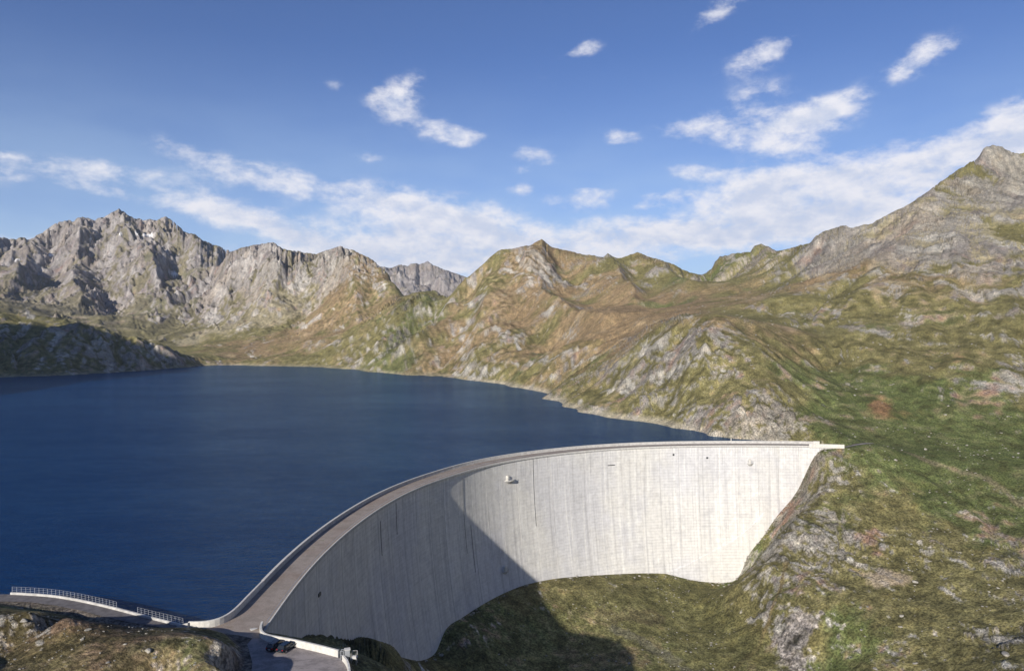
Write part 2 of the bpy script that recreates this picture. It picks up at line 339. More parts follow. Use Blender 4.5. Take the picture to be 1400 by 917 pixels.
# near left: road level, knoll, shore
for px, py, z in [(361,866,0),(340,870,0),(345,890,0),(345,915,0),(400,900,0),(450,915,0),(462,893,0),(430,884,0),(400,875,0),(320,858,0),(300,855,0.0),
                  (60,836,2.5),(20,840,3.5),(60,860,7),(130,880,8),(20,880,6.5),(0,905,6),(60,905,7),(178,864,6.8),(205,866.5,6.4),(240,864,6),(200,890,7.5),(280,868,5.5),(300,875,5.5),(310,892,5),(316,910,4.5),(260,890,7),(260,915,7),(130,915,7),(330,895,1.2),
                  (0,826,0.4)]:
    X, Y = on_plane(px, py, z); WP(X, Y, z)
for x, y, z in [(-92,126,9.2),(-86,124.5,9.6),(-80,123,9.6),(-75,121.5,8.8),(-85,137,3.0),(-78,136,2.5),(-92,139,3.0),(-48,118,0),(-40,112,0),(-55,110,2),(-70,105,6),(-60,95,4),(-92,95,13.2),(-80,88,12.5),(-98,100,13.5),(-110,108,10),(-85,80,8),(-60,70,3),(-35,95,-1),(-110,80,8),(-120,130,7),(-140,140,5),(-130,155,0.5),(-160,158,0.5),(-160,120,10),(-220,150,6),(-220,175,1),(-260,185,2),(-330,190,4),(-430,210,4),(-480,260,3),(-520,400,3),(-640,600,3),(-760,850,3),(-830,1000,6),
                (-420,235,-16),(-470,400,-16),(-250,205,-14),(-160,176,-12),(-118,172,-12),(-88,162,-11),(-68,156,-10),(-560,620,-18),(-660,850,-18),(-250,400,-45),(-200,250,-35),(-120,220,-35),(-90,180,-22),(-400,700,-50),(-300,300,-40),
                (-600,450,60),(-800,500,190),(-1000,560,170),(-950,700,110),(-1000,900,150),(-1050,440,230),(-1120,330,330),(-1200,250,475),(-1300,150,570),(-1300,350,480),(-1180,480,320),(-900,350,260),(-700,250,120),(-1050,200,450),(-1500,400,350),(-1600,1000,300),(-1150,700,200),(-1300,1100,200),
                (-20,40,-30),(0,0,-60),(60,0,-75),(0,-100,-70),(-60,0,-5),(-120,0,15),(60,-200,-85),(150,0,-45),(250,0,0),(400,0,60),(400,200,40),(600,0,180),(-250,0,25),(-500,0,90),(-900,0,200),(-1500,-200,350),(600,300,110),(900,300,260),(900,0,330),(1500,0,500),(1600,600,550),(1400,900,520),
                (50,-600,-110),(50,-1500,-200),(600,-600,100),(-500,-600,60),(-900,-1200,180),(900,-1500,250),(0,-3500,-350),(2500,-2500,500),(-2500,-2500,400),(4500,0,800),(-4500,0,700),(4000,3000,700),(-5000,3000,600),(2300,2300,500),(0,-7500,-300),(6000,-5000,600),(-6000,-5000,600),(7500,1000,700),(-7500,1000,700),(6000,6000,600),(-6500,5500,500)]: WP(x, y, z)
PT = np.array(PTS)
RR = np.hypot(PT[:,0], PT[:,1]); RR = np.maximum(RR, 6); AZ = np.arctan2(PT[:,0], PT[:,1]); LR = np.log(RR)
TT = (PT[:,2]-CAMZ)/RR
# drop points that nearly coincide
keep = []; 
for i in range(len(PT)):
    if all((AZ[i]-AZ[j])**2+(LR[i]-LR[j])**2 > 1.0e-6 for j in keep): keep.append(i)
AZ, LR, TT = AZ[keep], LR[keep], TT[keep]
print('survey points', len(AZ))
# wrap-around copies so that the ground closes behind the camera
wm = np.abs(AZ) > 1.4
AZ = np.r_[AZ, AZ[wm]-np.sign(AZ[wm])*2*np.pi]; LR = np.r_[LR, LR[wm]]; TT = np.r_[TT, TT[wm]]
def phi(d2): return (d2+4e-5)**0.75
N = len(AZ)
A = np.zeros((N+3, N+3)); A[:N,:N] = phi((AZ[:,None]-AZ)**2+(LR[:,None]-LR)**2)
A[:N,:N] += np.eye(N)*-2e-5
A[:N,N] = 1; A[:N,N+1] = AZ; A[:N,N+2] = LR; A[N:,:N] = A[:N,N:].T
co = np.linalg.solve(A, np.r_[TT, 0, 0, 0])
def rbf(a, l):
    out = np.empty(a.size); a = a.ravel(); l = l.ravel()
    cc = co[:N].astype(np.float32)
    for i in range(0, a.size, 4000):
        aa = a[i:i+4000, None].astype(np.float32)-AZ.astype(np.float32); ll = l[i:i+4000, None].astype(np.float32)-LR.astype(np.float32)
        d2 = aa*aa+ll*ll+np.float32(4e-5); s = np.sqrt(d2)
        out[i:i+4000] = (s*np.sqrt(s)) @ cc + co[N]+co[N+1]*a[i:i+4000]+co[N+2]*l[i:i+4000]
    return out
# coarse survey grid: dense in the view, sparse elsewhere
HF = math.radians(41)
ga = np.r_[np.linspace(-math.pi, -HF, 70)[:-1], np.linspace(-HF, HF, 430), np.linspace(HF, math.pi, 70)[1:]]
gl = np.r_[np.linspace(math.log(6), math.log(95), 24)[:-1], np.linspace(math.log(95), math.log(700), 300)[:-1], np.linspace(math.log(700), math.log(8200), 330)]
GA, GL = np.meshgrid(ga, gl, indexing='ij')
GT = rbf(GA, GL).reshape(GA.shape)
print('rbf done %.1f' % (time.time()-T0))
def gsample(G, a, l):
    ia = np.clip(np.searchsorted(ga, a)-1, 0, len(ga)-2); il = np.clip(np.searchsorted(gl, l)-1, 0, len(gl)-2)
    fa = (a-ga[ia])/(ga[ia+1]-ga[ia]); fl = (l-gl[il])/(gl[il+1]-gl[il])
    return (G[ia,il]*(1-fl)+G[ia,il+1]*fl)*(1-fa)+(G[ia+1,il]*(1-fl)+G[ia+1,il+1]*fl)*fa
# ------------------------------------------------------------------ terrain mesh rows follow the relief
NA, NR = 1330, 840
fa_ = np.r_[np.linspace(-math.pi, -HF*1.5, 36)[:-1], np.linspace(-HF*1.5, -HF, 71)[:-1], np.linspace(-HF, HF, NA), np.linspace(HF, HF*1.5, 71)[1:], np.linspace(HF*1.5, math.pi, 36)[1:]]
flr = np.linspace(math.log(6), math.log(8000), 3000)
ca = np.r_[np.linspace(-math.pi, -HF, 20)[:-1], np.linspace(-HF, HF, 220), np.linspace(HF, math.pi, 20)[1:]]
rows = np.empty((len(ca), NR)); WG = np.empty((len(ca), len(flr)))
for i, a in enumerate(ca):
    t = gsample(GT, np.full(flr.shape, a), flr); r = np.exp(flr); z = t*r+CAMZ
    dt = np.abs(np.diff(t, prepend=t[0]))*F; vis = t >= np.maximum.accumulate(t)-0.012
    lnear = sstep(math.log(80), math.log(115), flr)
    wgt = dt*np.where(vis, 1.0, 0.3)*lnear + (flr[1]-flr[0])*F*0.055*(0.15+0.85*lnear)
    wgt = np.where((z < WZ-6) & (r > 150) & (t*0 < 1) & ((r > 420) | (a < -0.15)), (flr[1]-flr[0])*F*0.03, wgt)
    WG[i] = wgt
WG = np.minimum(WG, (flr[1]-flr[0])*F*1.6)
for _ in range(14): WG[1:-1] = WG[1:-1]*0.4+(WG[:-2]+WG[2:])*0.3
for _ in range(30): WG[:, 1:-1] = WG[:, 1:-1]*0.4+(WG[:, :-2]+WG[:, 2:])*0.3
for i in range(len(ca)):
    cum = np.cumsum(WG[i]); cum -= cum[0]; rows[i] = np.interp(np.linspace(0, cum[-1], NR), cum, flr)
L2 = np.empty((len(fa_), NR))
for j in range(NR): L2[:, j] = np.interp(fa_, ca, rows[:, j])
A2 = np.repeat(fa_[:, None], NR, 1)
R2 = np.exp(L2); X2 = R2*np.sin(A2); Y2 = R2*np.cos(A2)
H0 = gsample(GT, A2, L2)*R2+CAMZ
# gradient of the smooth ground (for gullies)
GZ = GT*np.exp(GL)+CAMZ; GX = np.exp(GL)*np.sin(GA); GY = np.exp(GL)*np.cos(GA)
dza = np.gradient(GZ, axis=0)/np.gradient(GA, axis=0); dzl = np.gradient(GZ, axis=1)/np.gradient(GL, axis=1)
er = (dzl/np.exp(GL)); ea = (dza/np.exp(GL))
GXG = er*np.sin(GA)+ea*np.cos(GA); GYG = er*np.cos(GA)-ea*np.sin(GA)
gxx = gsample(GXG, A2, L2); gyy = gsample(GYG, A2, L2); SL = np.hypot(gxx, gyy); SL0 = SL.copy()
ux, uy = gxx/(SL+1e-4), gyy/(SL+1e-4)
print('grid %.1f' % (time.time()-T0), X2.shape)

# regional character: (px, distance, half px, half log distance, weight) in plan
def region(L):
    o = np.zeros_like(X2)
    for px, Y, hx, hl, wt in L:
        Y = WY(px, Y); a0 = math.atan((px-700)/F); l0 = math.log(Y/math.cos(a0))
        o += wt*np.exp(-(((A2-a0)/(hx/F*math.cos(a0)**2))**2+((L2-l0)/hl)**2))
    return o
ROCK = 0.12+region([(100,3200,280,.28,.52),(0,2300,160,.10,.2),(380,2280,90,.10,.45),(470,2120,50,.08,.3),(310,2500,60,.12,.5),(590,6000,160,.3,.9),(100,1250,200,.12,.24),(345,3400,60,.06,.8),
     (760,1350,60,.08,.34),(700,1150,40,.12,.2),(860,1300,40,.07,.2),(890,1250,40,.06,.35),(1015,1450,45,.10,.75),(900,520,60,.09,.24),(975,540,50,.10,.28),(1040,440,70,.07,.42),(840,560,60,.07,.25),(1080,430,50,.05,.5),
     (950,600,80,.05,.25),(1120,1100,90,.16,.4),(1220,1050,90,.14,.5),(1180,1230,60,.05,.5),(1370,1350,80,.16,1.0),(1320,900,90,.12,.42),(1300,1120,80,.08,.4),(1400,700,60,.15,.35),(1200,700,90,.12,.22),(1320,550,80,.1,.22),(1390,540,30,.05,.5),
     (1100,340,45,.10,.40),(1160,350,40,.08,.22),(1060,312,30,.07,.4),(1150,305,45,.06,.45),(1215,285,50,.04,.35),(1270,290,30,.05,.28),(1330,262,50,.06,.42),(1390,275,50,.05,.45),(1370,230,60,.05,.5),(1240,250,40,.03,.12),(1080,268,22,.05,.55),(1400,200,60,.05,.4),
     (40,128,70,.06,.5),(120,128,60,.05,.35),(285,124,30,.03,.3),(0,118,60,.03,.3),(660,1000,60,.08,.12),(540,1350,40,.06,.25)])
ROCK = ROCK*(1-0.0*A2)
GREEN = region([(1250,480,260,.30,.28),(1150,300,220,.25,.22),(820,310,250,.22,.34),(535,1280,50,.12,.75),(590,1450,60,.10,.5),(930,1200,50,.08,.75),(1000,1350,40,.05,.7),(700,900,60,.08,.4),(780,720,60,.1,.35),(850,510,60,.05,.5),(1290,400,150,.14,1.35),(1350,330,90,.12,1.1),(1185,430,50,.06,.9),(1120,520,40,.10,.5),(1250,520,90,.12,.35),
     (1170,262,50,.06,.6),(1120,250,40,.05,.7),(1015,360,26,.05,1.5),(930,372,40,.03,.8),(1040,300,40,.05,.5),(20,150,60,.02,.9),(60,125,60,.02,.3),(450,2150,18,.04,.8),(250,2600,60,.12,.4),(180,2300,60,.06,.4),(1090,700,50,.1,.4),(300,1600,90,.06,.2)])
BROWN = region([(700,1250,200,.22,.9),(500,2000,50,.14,1.0),(820,900,150,.22,.7),(420,1700,120,.12,.55),(330,1650,120,.10,.5),(900,800,120,.25,.7),(1090,600,60,.14,.7),(1130,1000,120,.14,.6),(1250,900,150,.12,.45),(960,560,60,.06,.5),(1060,450,50,.05,.3),(880,305,50,.06,.3),(210,118,80,.06,.6),(100,128,90,.06,.6),(1250,330,80,.06,.2),(1160,300,60,.06,.15)])
PALE = region([(1230,1080,140,.16,.8),(1190,1180,120,.1,.8),(1300,1000,120,.1,.5),(380,2050,70,.06,.9),(300,1950,100,.05,.9),(90,2200,120,.14,.6),(1380,1150,50,.05,1.0),(900,620,60,.05,.5)])
REDS = region([(1203,490,14,.03,1.0),(1230,475,24,.03,.8),(1310,560,30,.03,.4),(1190,305,22,.03,.3),(1210,283,40,.02,.35)])
SNOWPX = [(205,322,6,1.4),(198,322,3,1.2),(21,354,4,1.2),(163,321,3,2),(237,376,5,1.3),(123,328,3,1),(186,320,3,1.3),(69,350,2.5,1)]
CRAG = np.clip(ROCK, 0, 1.2)

# relief noise, every octave limited by the local mesh spacing
cell = np.maximum(np.gradient(L2, axis=1)*R2, R2*(2*HF/NA))
strx, stry = 0.36, -0.933                                  # trend of the rock strata in plan
us = X2*strx+Y2*stry; vs = -X2*stry+Y2*strx
wpx = pn(X2/170, Y2/170, 1)*30+pn(X2/45, Y2/45, 2)*8+pn(X2/14, Y2/14, 6)*1.0; wpy = pn(X2/170, Y2/170, 3)*30+pn(X2/45, Y2/45, 4)*8+pn(X2/14, Y2/14, 7)*1.0
far = sstep(500, 1600, R2); farw = 0.25+0.75*far
XW, YW = X2+wpx*farw, Y2+wpy*farw
disp = np.zeros_like(X2)
# jointed rock: blocks sized with distance
fsz = np.clip(R2*0.016*(1+1.0*sstep(1800, 2600, R2)), 2.5, 90); fcl = np.log2(fsz); fc0 = np.floor(fcl); fcf = fcl-fc0; FB = np.zeros_like(X2); CRK = np.zeros_like(X2)
dmsk = (R2 > 95) & (np.abs(A2) < HF)
for e_, wgt_ in ((0, 1-fcf), (1, fcf)):
    L_ = 2.0**(fc0+e_)
    for mult, am_ in ((1.0, 0.34), (0.42, 0.20)):
        ux_ = (us+wpx*.5)[dmsk]/(L_[dmsk]*mult*2.3); vx_ = (vs+wpy*.5)[dmsk]/(L_[dmsk]*mult)
        v_, c_ = facet(ux_, vx_, int(mult*10)+3); FB[dmsk] += wgt_[dmsk]*v_*L_[dmsk]*mult*am_*2.2; CRK[dmsk] += wgt_[dmsk]*(1-sstep(0.0, 0.16, c_))*0.6
lams = [420, 210, 105, 52, 26, 13, 6.5, 3.3, 1.7]
for k, lam in enumerate(lams):
    fade = np.clip(lam/(cell*2.2)-0.6, 0, 1)
    if lam > 60: fade = fade*sstep(lam*3.0, lam*7.0, R2)
    elif lam > 20: fade = fade*sstep(lam*3.5, lam*8, R2)
    n1 = pn(XW/lam+k*13.7, YW/lam-k*7.1, k+5); rid = 0.32-np.abs(n1)*1.25
    n2 = pn((us+wpx*farw)/(lam*3.2)+k*3.3, (vs+wpy*farw)/(lam*0.9), k+20); rid2 = 0.3-np.abs(n2)*1.3
    am = lam**0.84*0.15*(1+(1.3*sstep(1700, 2400, R2)+0.6*sstep(800, 1300, R2) if lam > 60 else 0))
    disp += fade*am*(rid*(0.28+(0.95 if lam > 30 else 1.1)*CRAG)+rid2*((0.42 if lam > 60 else 0.08)+(0.75 if lam > 30 else 0.32)*CRAG)*0.9)*(0.35+0.75*np.clip(SL*1.6, 0, 1))
    # gullies that run down the slope
lod = np.log2(np.clip(R2*0.022, 4, 70)); lo_ = np.floor(lod); lf = lod-lo_; la, lb_ = 2.0**lo_, 2.0**(lo_+1)
gul = np.zeros_like(X2); gf = np.zeros_like(X2); px_, py_ = X2.copy(), Y2.copy(); stp = np.clip(R2*0.011, 1.6, 34)
for k in range(9):
    gul += pn(px_/la, py_/la, 40)*(1-lf)+pn(px_/lb_, py_/lb_, 40)*lf
    if k < 7: gf += pn(px_/la*3.3+k*.15, py_/la*3.3, 43)*(1-lf)+pn(px_/lb_*3.3+k*.15, py_/lb_*3.3, 43)*lf
    a_ = np.arctan2(px_, py_); l_ = np.log(np.hypot(px_, py_)+1e-3)
    gx_ = gsample(GXG, a_, l_); gy_ = gsample(GYG, a_, l_); gm = np.hypot(gx_, gy_)+1e-3
    px_ = px_+gx_/gm*stp; py_ = py_+gy_/gm*stp
gul /= 6; gf /= 4.0
disp += (gul*np.clip(R2*0.0135, 1.0, 52)+gf*np.clip(R2*0.0036, 0.7, 13)*(0.35+1.3*CRAG))*np.clip(SL*2.4-0.15, 0, 1.2)*sstep(190, 420, R2)
print('relief %.1f' % (time.time()-T0))
CRG = sstep(0.22, 0.75, CRAG+0.4*pn(X2/35, Y2/35, 70)+0.35*pn(X2/12, Y2/12, 71))
disp += FB*CRG*(0.66-0.38*sstep(380, 600, R2)*(1-0.6*sstep(1800, 2600, R2)))
# spurs (+) and gullies (-) of the mountains, in plan: (px, distance) down the slope
SPURS = [(1,[(712,1440),(735,1290),(775,1100),(822,930)]),(-1,[(690,1400),(700,1250),(730,1100),(770,950)]),(-1,[(765,1440),(790,1250),(830,1080)]),(1,[(830,1440),(850,1250),(872,1050)]),(-.8,[(850,1400),(880,1200),(900,1000)]),(.8,[(893,1420),(925,1250),(945,1100)]),
 (1,[(640,1460),(605,1340),(575,1230)]),(-1,[(612,1550),(585,1420),(560,1310)]),(.8,[(672,1400),(655,1250),(640,1100),(650,1000)]),(-.8,[(655,1420),(632,1280),(605,1150),(590,1080)]),
 (1,[(1265,1280),(1225,1050),(1180,850),(1150,700)]),(-1,[(1225,1220),(1185,1030),(1145,850),(1120,700),(1130,560)]),(1,[(1345,1420),(1325,1150),(1300,900),(1270,680)]),(-1,[(1305,1350),(1280,1100),(1250,880),(1215,690)]),(-.9,[(1380,1400),(1370,1100),(1345,850),(1310,640)]),(.8,[(1400,1100),(1385,850),(1355,640)]),(1,[(1130,1300),(1105,1100),(1080,900)]),(-.8,[(1090,1300),(1060,1100),(1040,900)]),
 (1.2,[(163,3400),(185,3050),(205,2700),(235,2300)]),(-1.2,[(205,3350),(225,3000),(250,2650),(280,2300)]),(1.2,[(113,3350),(105,3000),(95,2600),(110,2250)]),(-1.2,[(138,3350),(145,3000),(150,2600),(165,2250)]),(1.2,[(48,3250),(35,2850),(20,2450)]),(-1.2,[(80,3300),(70,2900),(60,2500)]),(1.1,[(278,2950),(300,2650),(325,2350)]),
 (1,[(398,2380),(385,2200),(370,2020)]),(-1,[(430,2250),(420,2100),(400,1950)]),(1,[(466,2220),(470,2050),(480,1850),(490,1650)]),(-1,[(350,2400),(345,2200),(335,2050)]),(-.8,[(500,2050),(500,1850),(505,1650)]),
 (.7,[(905,585),(880,540),(868,525)]),(-.8,[(930,590),(915,535),(905,500)]),(.8,[(985,560),(965,505),(955,475)]),(-.8,[(1010,560),(998,500),(985,455)]),(.7,[(1040,530),(1040,480),(1035,440)])]
for sg_, pl in SPURS:
    pl = [(px, WY(px, Y)) for px, Y in pl]; pr_ = [((px-700)/F*Y, Y) for px, Y in pl]; ym_ = np.mean([p[1] for p in pr_]); wd_ = (0.030 if pl[0][0] < 1000 else 0.045)*ym_
    mb_ = (R2 > min(p[1] for p in pr_)*0.85) & (R2 < max(math.hypot(*p) for p in pr_)*1.12) & (np.abs(A2-math.atan2(pr_[1][0], pr_[1][1])) < 0.32)
    x_, y_ = (X2+wpx*.5)[mb_], (Y2+wpy*.5)[mb_]; dd_ = np.full(x_.shape, 1e9)
    for (x1, y1), (x2, y2) in zip(pr_[:-1], pr_[1:]):
        t_ = np.clip(((x_-x1)*(x2-x1)+(y_-y1)*(y2-y1))/((x2-x1)**2+(y2-y1)**2), 0, 1); dd_ = np.minimum(dd_, np.hypot(x_-x1-t_*(x2-x1), y_-y1-t_*(y2-y1)))
    q_ = dd_/wd_; sh_ = np.where(sg_ > 0, np.exp(-q_*1.1), np.exp(-q_*q_))
    disp[mb_] += sg_*sh_*ym_*(0.0165 if pl[0][0] < 1000 or ym_ < 600 else 0.0065)
# keep the shore crisp and the built ground flat
calm = 0.12+0.88*np.clip(np.abs(H0-WZ)/14.0, 0, 1)
calm = np.where(R2 < 230, 1.0, calm)
near = 1-sstep(150, 420, R2)
disp *= 1+1.3*region([(110,1270,120,.10,1.0)])
Dn = disp*calm*(1-0.50*near)
# do not let relief lift the dam foot line
mind = np.full(X2.shape, 1e9)
sel = (R2 > 120) & (R2 < 460) & (np.abs(A2) < HF)
pd = DC[::4]; xs_, ys_ = X2[sel], Y2[sel]; md = np.full(xs_.shape, 1e9)
for q in pd: md = np.minimum(md, (xs_-q[0])**2+(ys_-q[1])**2)
mind[sel] = np.sqrt(md)
Dn *= 0.15+0.85*sstep(3, 26, mind)
vfl = sstep(-60, -67, H0)*(R2 > 200)*(R2 < 420)*(X2 > -30)*(X2 < 105)
Dn *= 1-0.55*vfl
Dn *= np.where((X2 < -40) & (R2 < 215), 0.36, 1.0)
H = H0+Dn
# jagged crest lines: pull the ridge crest on to its surveyed outline
SKYL = [(-60,322),(0,323.8),(17,326.6),(28,323.8),(38,328),(48,324),(57,318),(71,309.6),(85,301),(99,302.5),(113,296),(127.6,300),(142,297),(153,291),(158,288),(163,284.5),(167,288),(173,291),(181.5,298),(198.5,301),(215.5,300),(221,296),(225.5,295.5),(231,299),(238,304),(252,317),(266,320),(278,328),(295,335),(309,342),(318,343),(332,339),(350,335),(373,331),(380,336),(387,341),(398,341.5),(415,345),(432,347),(445,343),(458,338),(466,336.6),(483,342),(503,351),(520,363.5),(531,366),(548,362),(558,363),(566,360),(575,361),(585,357.5),(592,362),(600,365),(610,369),(617,372),(631,376.5),(639,379),(656,365),(670.5,351),(684.7,341),(700,339.7),(725,335),(733,331),(741,326.5),(747,332),(753,337),(768,341),(799,348),(817,350),(825,351.6),(830.5,346.5),(837,350),(844.6,353),(859,349.6),(871.6,344.5),(893,352.5),(915.6,359.6),(930,366),(944,373.7),(959.5,375),(972,368),(977,358),(983.6,351),(998,346.8),(1015,345),(1026,344),(1032,335),(1042,334),(1052,337),(1060,343),(1067,343),(1087,337.4),(1106.7,333),(1115,323),(1126.6,316),(1140,312),(1149,308),(1156,308.5),(1163.4,312),(1192,305),(1214.5,293.4),(1243,279),(1265.5,263.7),(1291,245),(1311,231),(1333.6,218),(1345,204),(1359,198),(1373,202.7),(1387.5,209.8),(1400,210),(1450,235),(1520,240),(1680,230)]
OFF = int(np.searchsorted(fa_, -HF-1e-9)); colA = fa_[OFF:OFF+NA]; colpx = 700+np.tan(colA)*F
jag = (pn(colpx/9.0, colpx*0+3.3, 30)*2.2+pn(colpx/3.5, colpx*0+7.7, 31)*1.3)*np.interp(colpx, [0, 500, 560, 640, 700, 900, 980, 1050, 1100, 1290, 1330], [1.1, .6, 1.0, .3, .35, .4, .9, .6, .6, .5, 1.0])
tgt = -(np.interp(colpx, [q[0] for q in SKYL], [q[1] for q in SKYL])+jag-458.5)/F*np.cos(colA)
for i_, (tg, cx_) in enumerate(zip(tgt, colpx)):
    i = OFF+i_
    if not (-60 < cx_ < 1600): continue
    tt = (H[i]-CAMZ)/R2[i]; tt = np.where(R2[i] < 900, -1, tt)
    for _ in range(3):
        k = int(np.argmax(tt)); dl = tg-tt[k]
        wdt = 0.05 if dl < 0 else 0.022
        g_ = np.exp(-((L2[i]-L2[i, k])/wdt)**2); tt = tt+dl*g_; H[i] = H[i]+dl*g_*R2[i]
        if abs(dl)*F < 0.4: break
def poly_mask(P, soft, hard=0.0):
    """1 inside the polygon, fading to 0 over 'soft' metres outside"""
    s2 = (R2 < 260) & (np.abs(A2) < 1.6); x, y = X2[s2], Y2[s2]; ins = np.zeros(x.shape, bool); dd = np.full(x.shape, 1e9)
    n = len(P)
    for i in range(n):
        (x1, y1), (x2, y2) = P[i], P[(i+1) % n]
        c = ((y1 > y) != (y2 > y)) & (x < (x2-x1)*(y-y1)/((y2-y1) if y2 != y1 else 1e-9)+x1); ins ^= c
        t = np.clip(((x-x1)*(x2-x1)+(y-y1)*(y2-y1))/((x2-x1)**2+(y2-y1)**2), 0, 1)
        dd = np.minimum(dd, np.hypot(x-x1-t*(x2-x1), y-y1-t*(y2-y1)))
    o = np.zeros(X2.shape); o[s2] = np.where(ins, 1.0, 1-sstep(hard, soft+hard, dd)); return o
# shore line of the walkway wall (left bank)
SW = [on_plane(x, y, 0.0) for x, y in [(-60,811.5),(15,811.8),(40,812.8),(75,815.5),(110,821.5),(150,830.5),(180,838.5),(215,847.5),(240,853.5),(254,857)]]
SW = [(-210, 176), (-160, 169)] + SW[0:]
FL = [on_plane(x, y, 0.0) for x, y in [(258,858.5),(275,858.8),(290,857),(303,853),(315,846),(327,835),(337,824),(357.6,800.5)]]   # flared parapet foot
ROADP = [p for p in SW]+FL+[(-57.5,179)]+[tuple(facept(q_, 0, -3.6)[:2]) for q_ in (30, 0)]+[on_plane(365,868,0), on_plane(400,881,0), on_plane(466,897,0), on_plane(474,917,0), on_plane(476,960,0), on_plane(300,960,0), on_plane(338,905,0), on_plane(335,885,0), on_plane(318,869,0), on_plane(290,866,0), on_plane(250,862,0), on_plane(215,861,0), on_plane(185,858.5,0), on_plane(165,850,0), on_plane(140,843,0), on_plane(110,836,0), on_plane(75,829,0), on_plane(40,824,0), on_plane(0,823,0), on_plane(-60,823,0), (-160,158), (-210,166)]
rm = poly_mask(ROADP, 2.2)
H = H*(1-rm)+(-0.12)*rm
# beyond the shore wall the bank drops under water
swp = SW+FL
s3 = (R2 < 240) & (X2 < -58.5) & (Y2 > 100); 
xl = np.array([p[0] for p in swp]); yl = np.array([p[1] for p in swp]); od = np.argsort(xl)
yw = np.interp(X2, xl[od], yl[od]); beyond = np.where(s3, Y2-yw, -1e9)
H = np.where(beyond > 0.25, np.minimum(H, -3.0-np.clip(beyond*1.4, 0, 14)), H)
# no ground above water upstream of the crest
H = np.where(s3 & (beyond > 0.25) & (X2 < -56.5), np.minimum(H, -6.5), H)
def hz(x, y):
    """height of the finished ground at a point"""
    a = math.atan2(x, y); l = math.log(math.hypot(x, y)); i = int(np.clip(np.searchsorted(fa_, a), 1, len(fa_)-1))
    j = int(np.clip(np.searchsorted(L2[i], l), 1, NR-1))
    t = (l-L2[i, j-1])/(L2[i, j]-L2[i, j-1]); return float(H[i, j-1]*(1-t)+H[i, j]*t)

# ------------------------------------------------------------------ ground cover
dzr = np.gradient(H, axis=1)/(np.gradient(L2, axis=1)*R2)
dza_ = (np.gradient(H, axis=0)-dzr*R2*np.gradient(L2, axis=0))/(np.gradient(A2, axis=0)*R2)
SLF = np.hypot(dzr, dza_)
def fb(x, y, lam, n, sd, g=0.6):
    o = np.zeros_like(X2); a = 1.0; tot = 0
    for k in range(n):
        fade = np.clip(lam/(cell*1.7)-0.5, 0, 1); o += a*fade*pn(x/lam+sd*3.1, y/lam-sd*1.7, sd+k); tot += a; a *= g; lam *= 0.5
    return o
lbig = 60.0
n_a = fb(X2, Y2, 160, 7, 60, 0.72); n_b = fb(XW, YW, 60, 6, 70, 0.75); n_c = fb(X2, Y2, 9, 4, 80, 0.8); nd1 = fb((us+wpx*.6)*0.24, (vs+wpy*.6)*1.0, 7, 4, 90, 0.85); nd2 = fb((us+wpx)*0.24, (vs+wpy)*1.0, 17, 5, 97, 0.8); nd3 = fb((us+wpx)*0.24, (vs+wpy)*1.0, 42, 5, 99, 0.8)
m1 = sstep(330, 620, R2); m2 = sstep(1200, 2000, R2); n_d = (nd1*(1-m1)+nd2*m1)*(1-m2)+nd3*m2
n_s = fb(X2, Y2, 3.2, 3, 103, 0.9); fbn = FB/fsz
n_e = fb((us+wpx*2)*0.25, vs+wpy*2, 90, 6, 95, 0.75)
rk = CRAG*0.95+0.46*n_d+0.36*n_e*sstep(300, 700, R2)+0.30*n_b+0.26*n_c+0.3*n_s+0.35*fbn+0.45*(np.clip(SLF, 0, 1.6)-0.55)+0.40*gul*sstep(300, 700, R2)+0.75*gf-0.05
rockm = sstep(0.40, 0.76, rk)*0.92
valley = sstep(-62, -66, H0)*(R2 < 420)*(X2 > -30)*(X2 < 105)
rockm *= 1-0.9*valley*(1-sstep(0.2, 0.6, CRAG))
gm_ = sstep(0.28, 0.75, GREEN+0.55*n_a+0.35*n_b)
bm_ = sstep(0.2, 0.9, BROWN+0.55*n_a+0.6*n_c*0.5+0.3*n_b)
pm_ = sstep(0.3, 0.8, PALE+0.6*n_b+0.25*n_c)
def mixc(a, b, f): return a*(1-f[..., None])+b*f[..., None]
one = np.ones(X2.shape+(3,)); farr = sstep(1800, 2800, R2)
col = one*np.array([.185, .168, .074])
col = mixc(col, one*np.array([.265, .19, .112]), bm_*.9)
col = mixc(col, one*np.array([.098, .130, .045]), gm_*0.8)
col = mixc(col, one*np.array([.38, .335, .24]), pm_*0.6)
dry = sstep(0.1, 0.6, n_c+0.5*n_b); col = mixc(col, one*np.array([.32, .27, .16]), dry*(0.16+0.24*sstep(450, 900, R2)))
dk = sstep(0.15, 0.6, -n_c-0.4*n_d+0.1); col = mixc(col, one*np.array([.08, .072, .034]), dk*0.45)
heath = np.clip(region([(90,128,230,.28,1.0)]), 0, 1); col = mixc(col, col*np.array([.66, .60, .68]), heath)
rockc = one*np.array([.37, .345, .305]); rockc = mixc(rockc, one*np.array([.27, .25, .235]), sstep(-0.1, 0.5, n_b+n_c*0.6)); rockc = mixc(rockc, one*np.array([.52, .495, .44]), sstep(0.1, 0.6, n_d-0.3*n_c)); rockc = mixc(rockc, one*np.array([.13, .12, .11]), sstep(0.12, 0.55, -gf-0.5*n_c-0.3*n_s+0.5*CRK)*0.72); fbn = FB/fsz; rockc = np.clip(rockc*((1+0.25*np.clip(fbn, -1, 1))*(1+0.22*near))[..., None], .05, .62)
tan = sstep(0.0, 0.6, n_a); rockc = mixc(rockc, one*np.array([.40, .32, .22]), tan*0.35)
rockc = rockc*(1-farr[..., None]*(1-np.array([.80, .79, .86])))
col = col*(1-farr[..., None]*0.55)+one*np.array([.180, .160, .135])*farr[..., None]*0.55
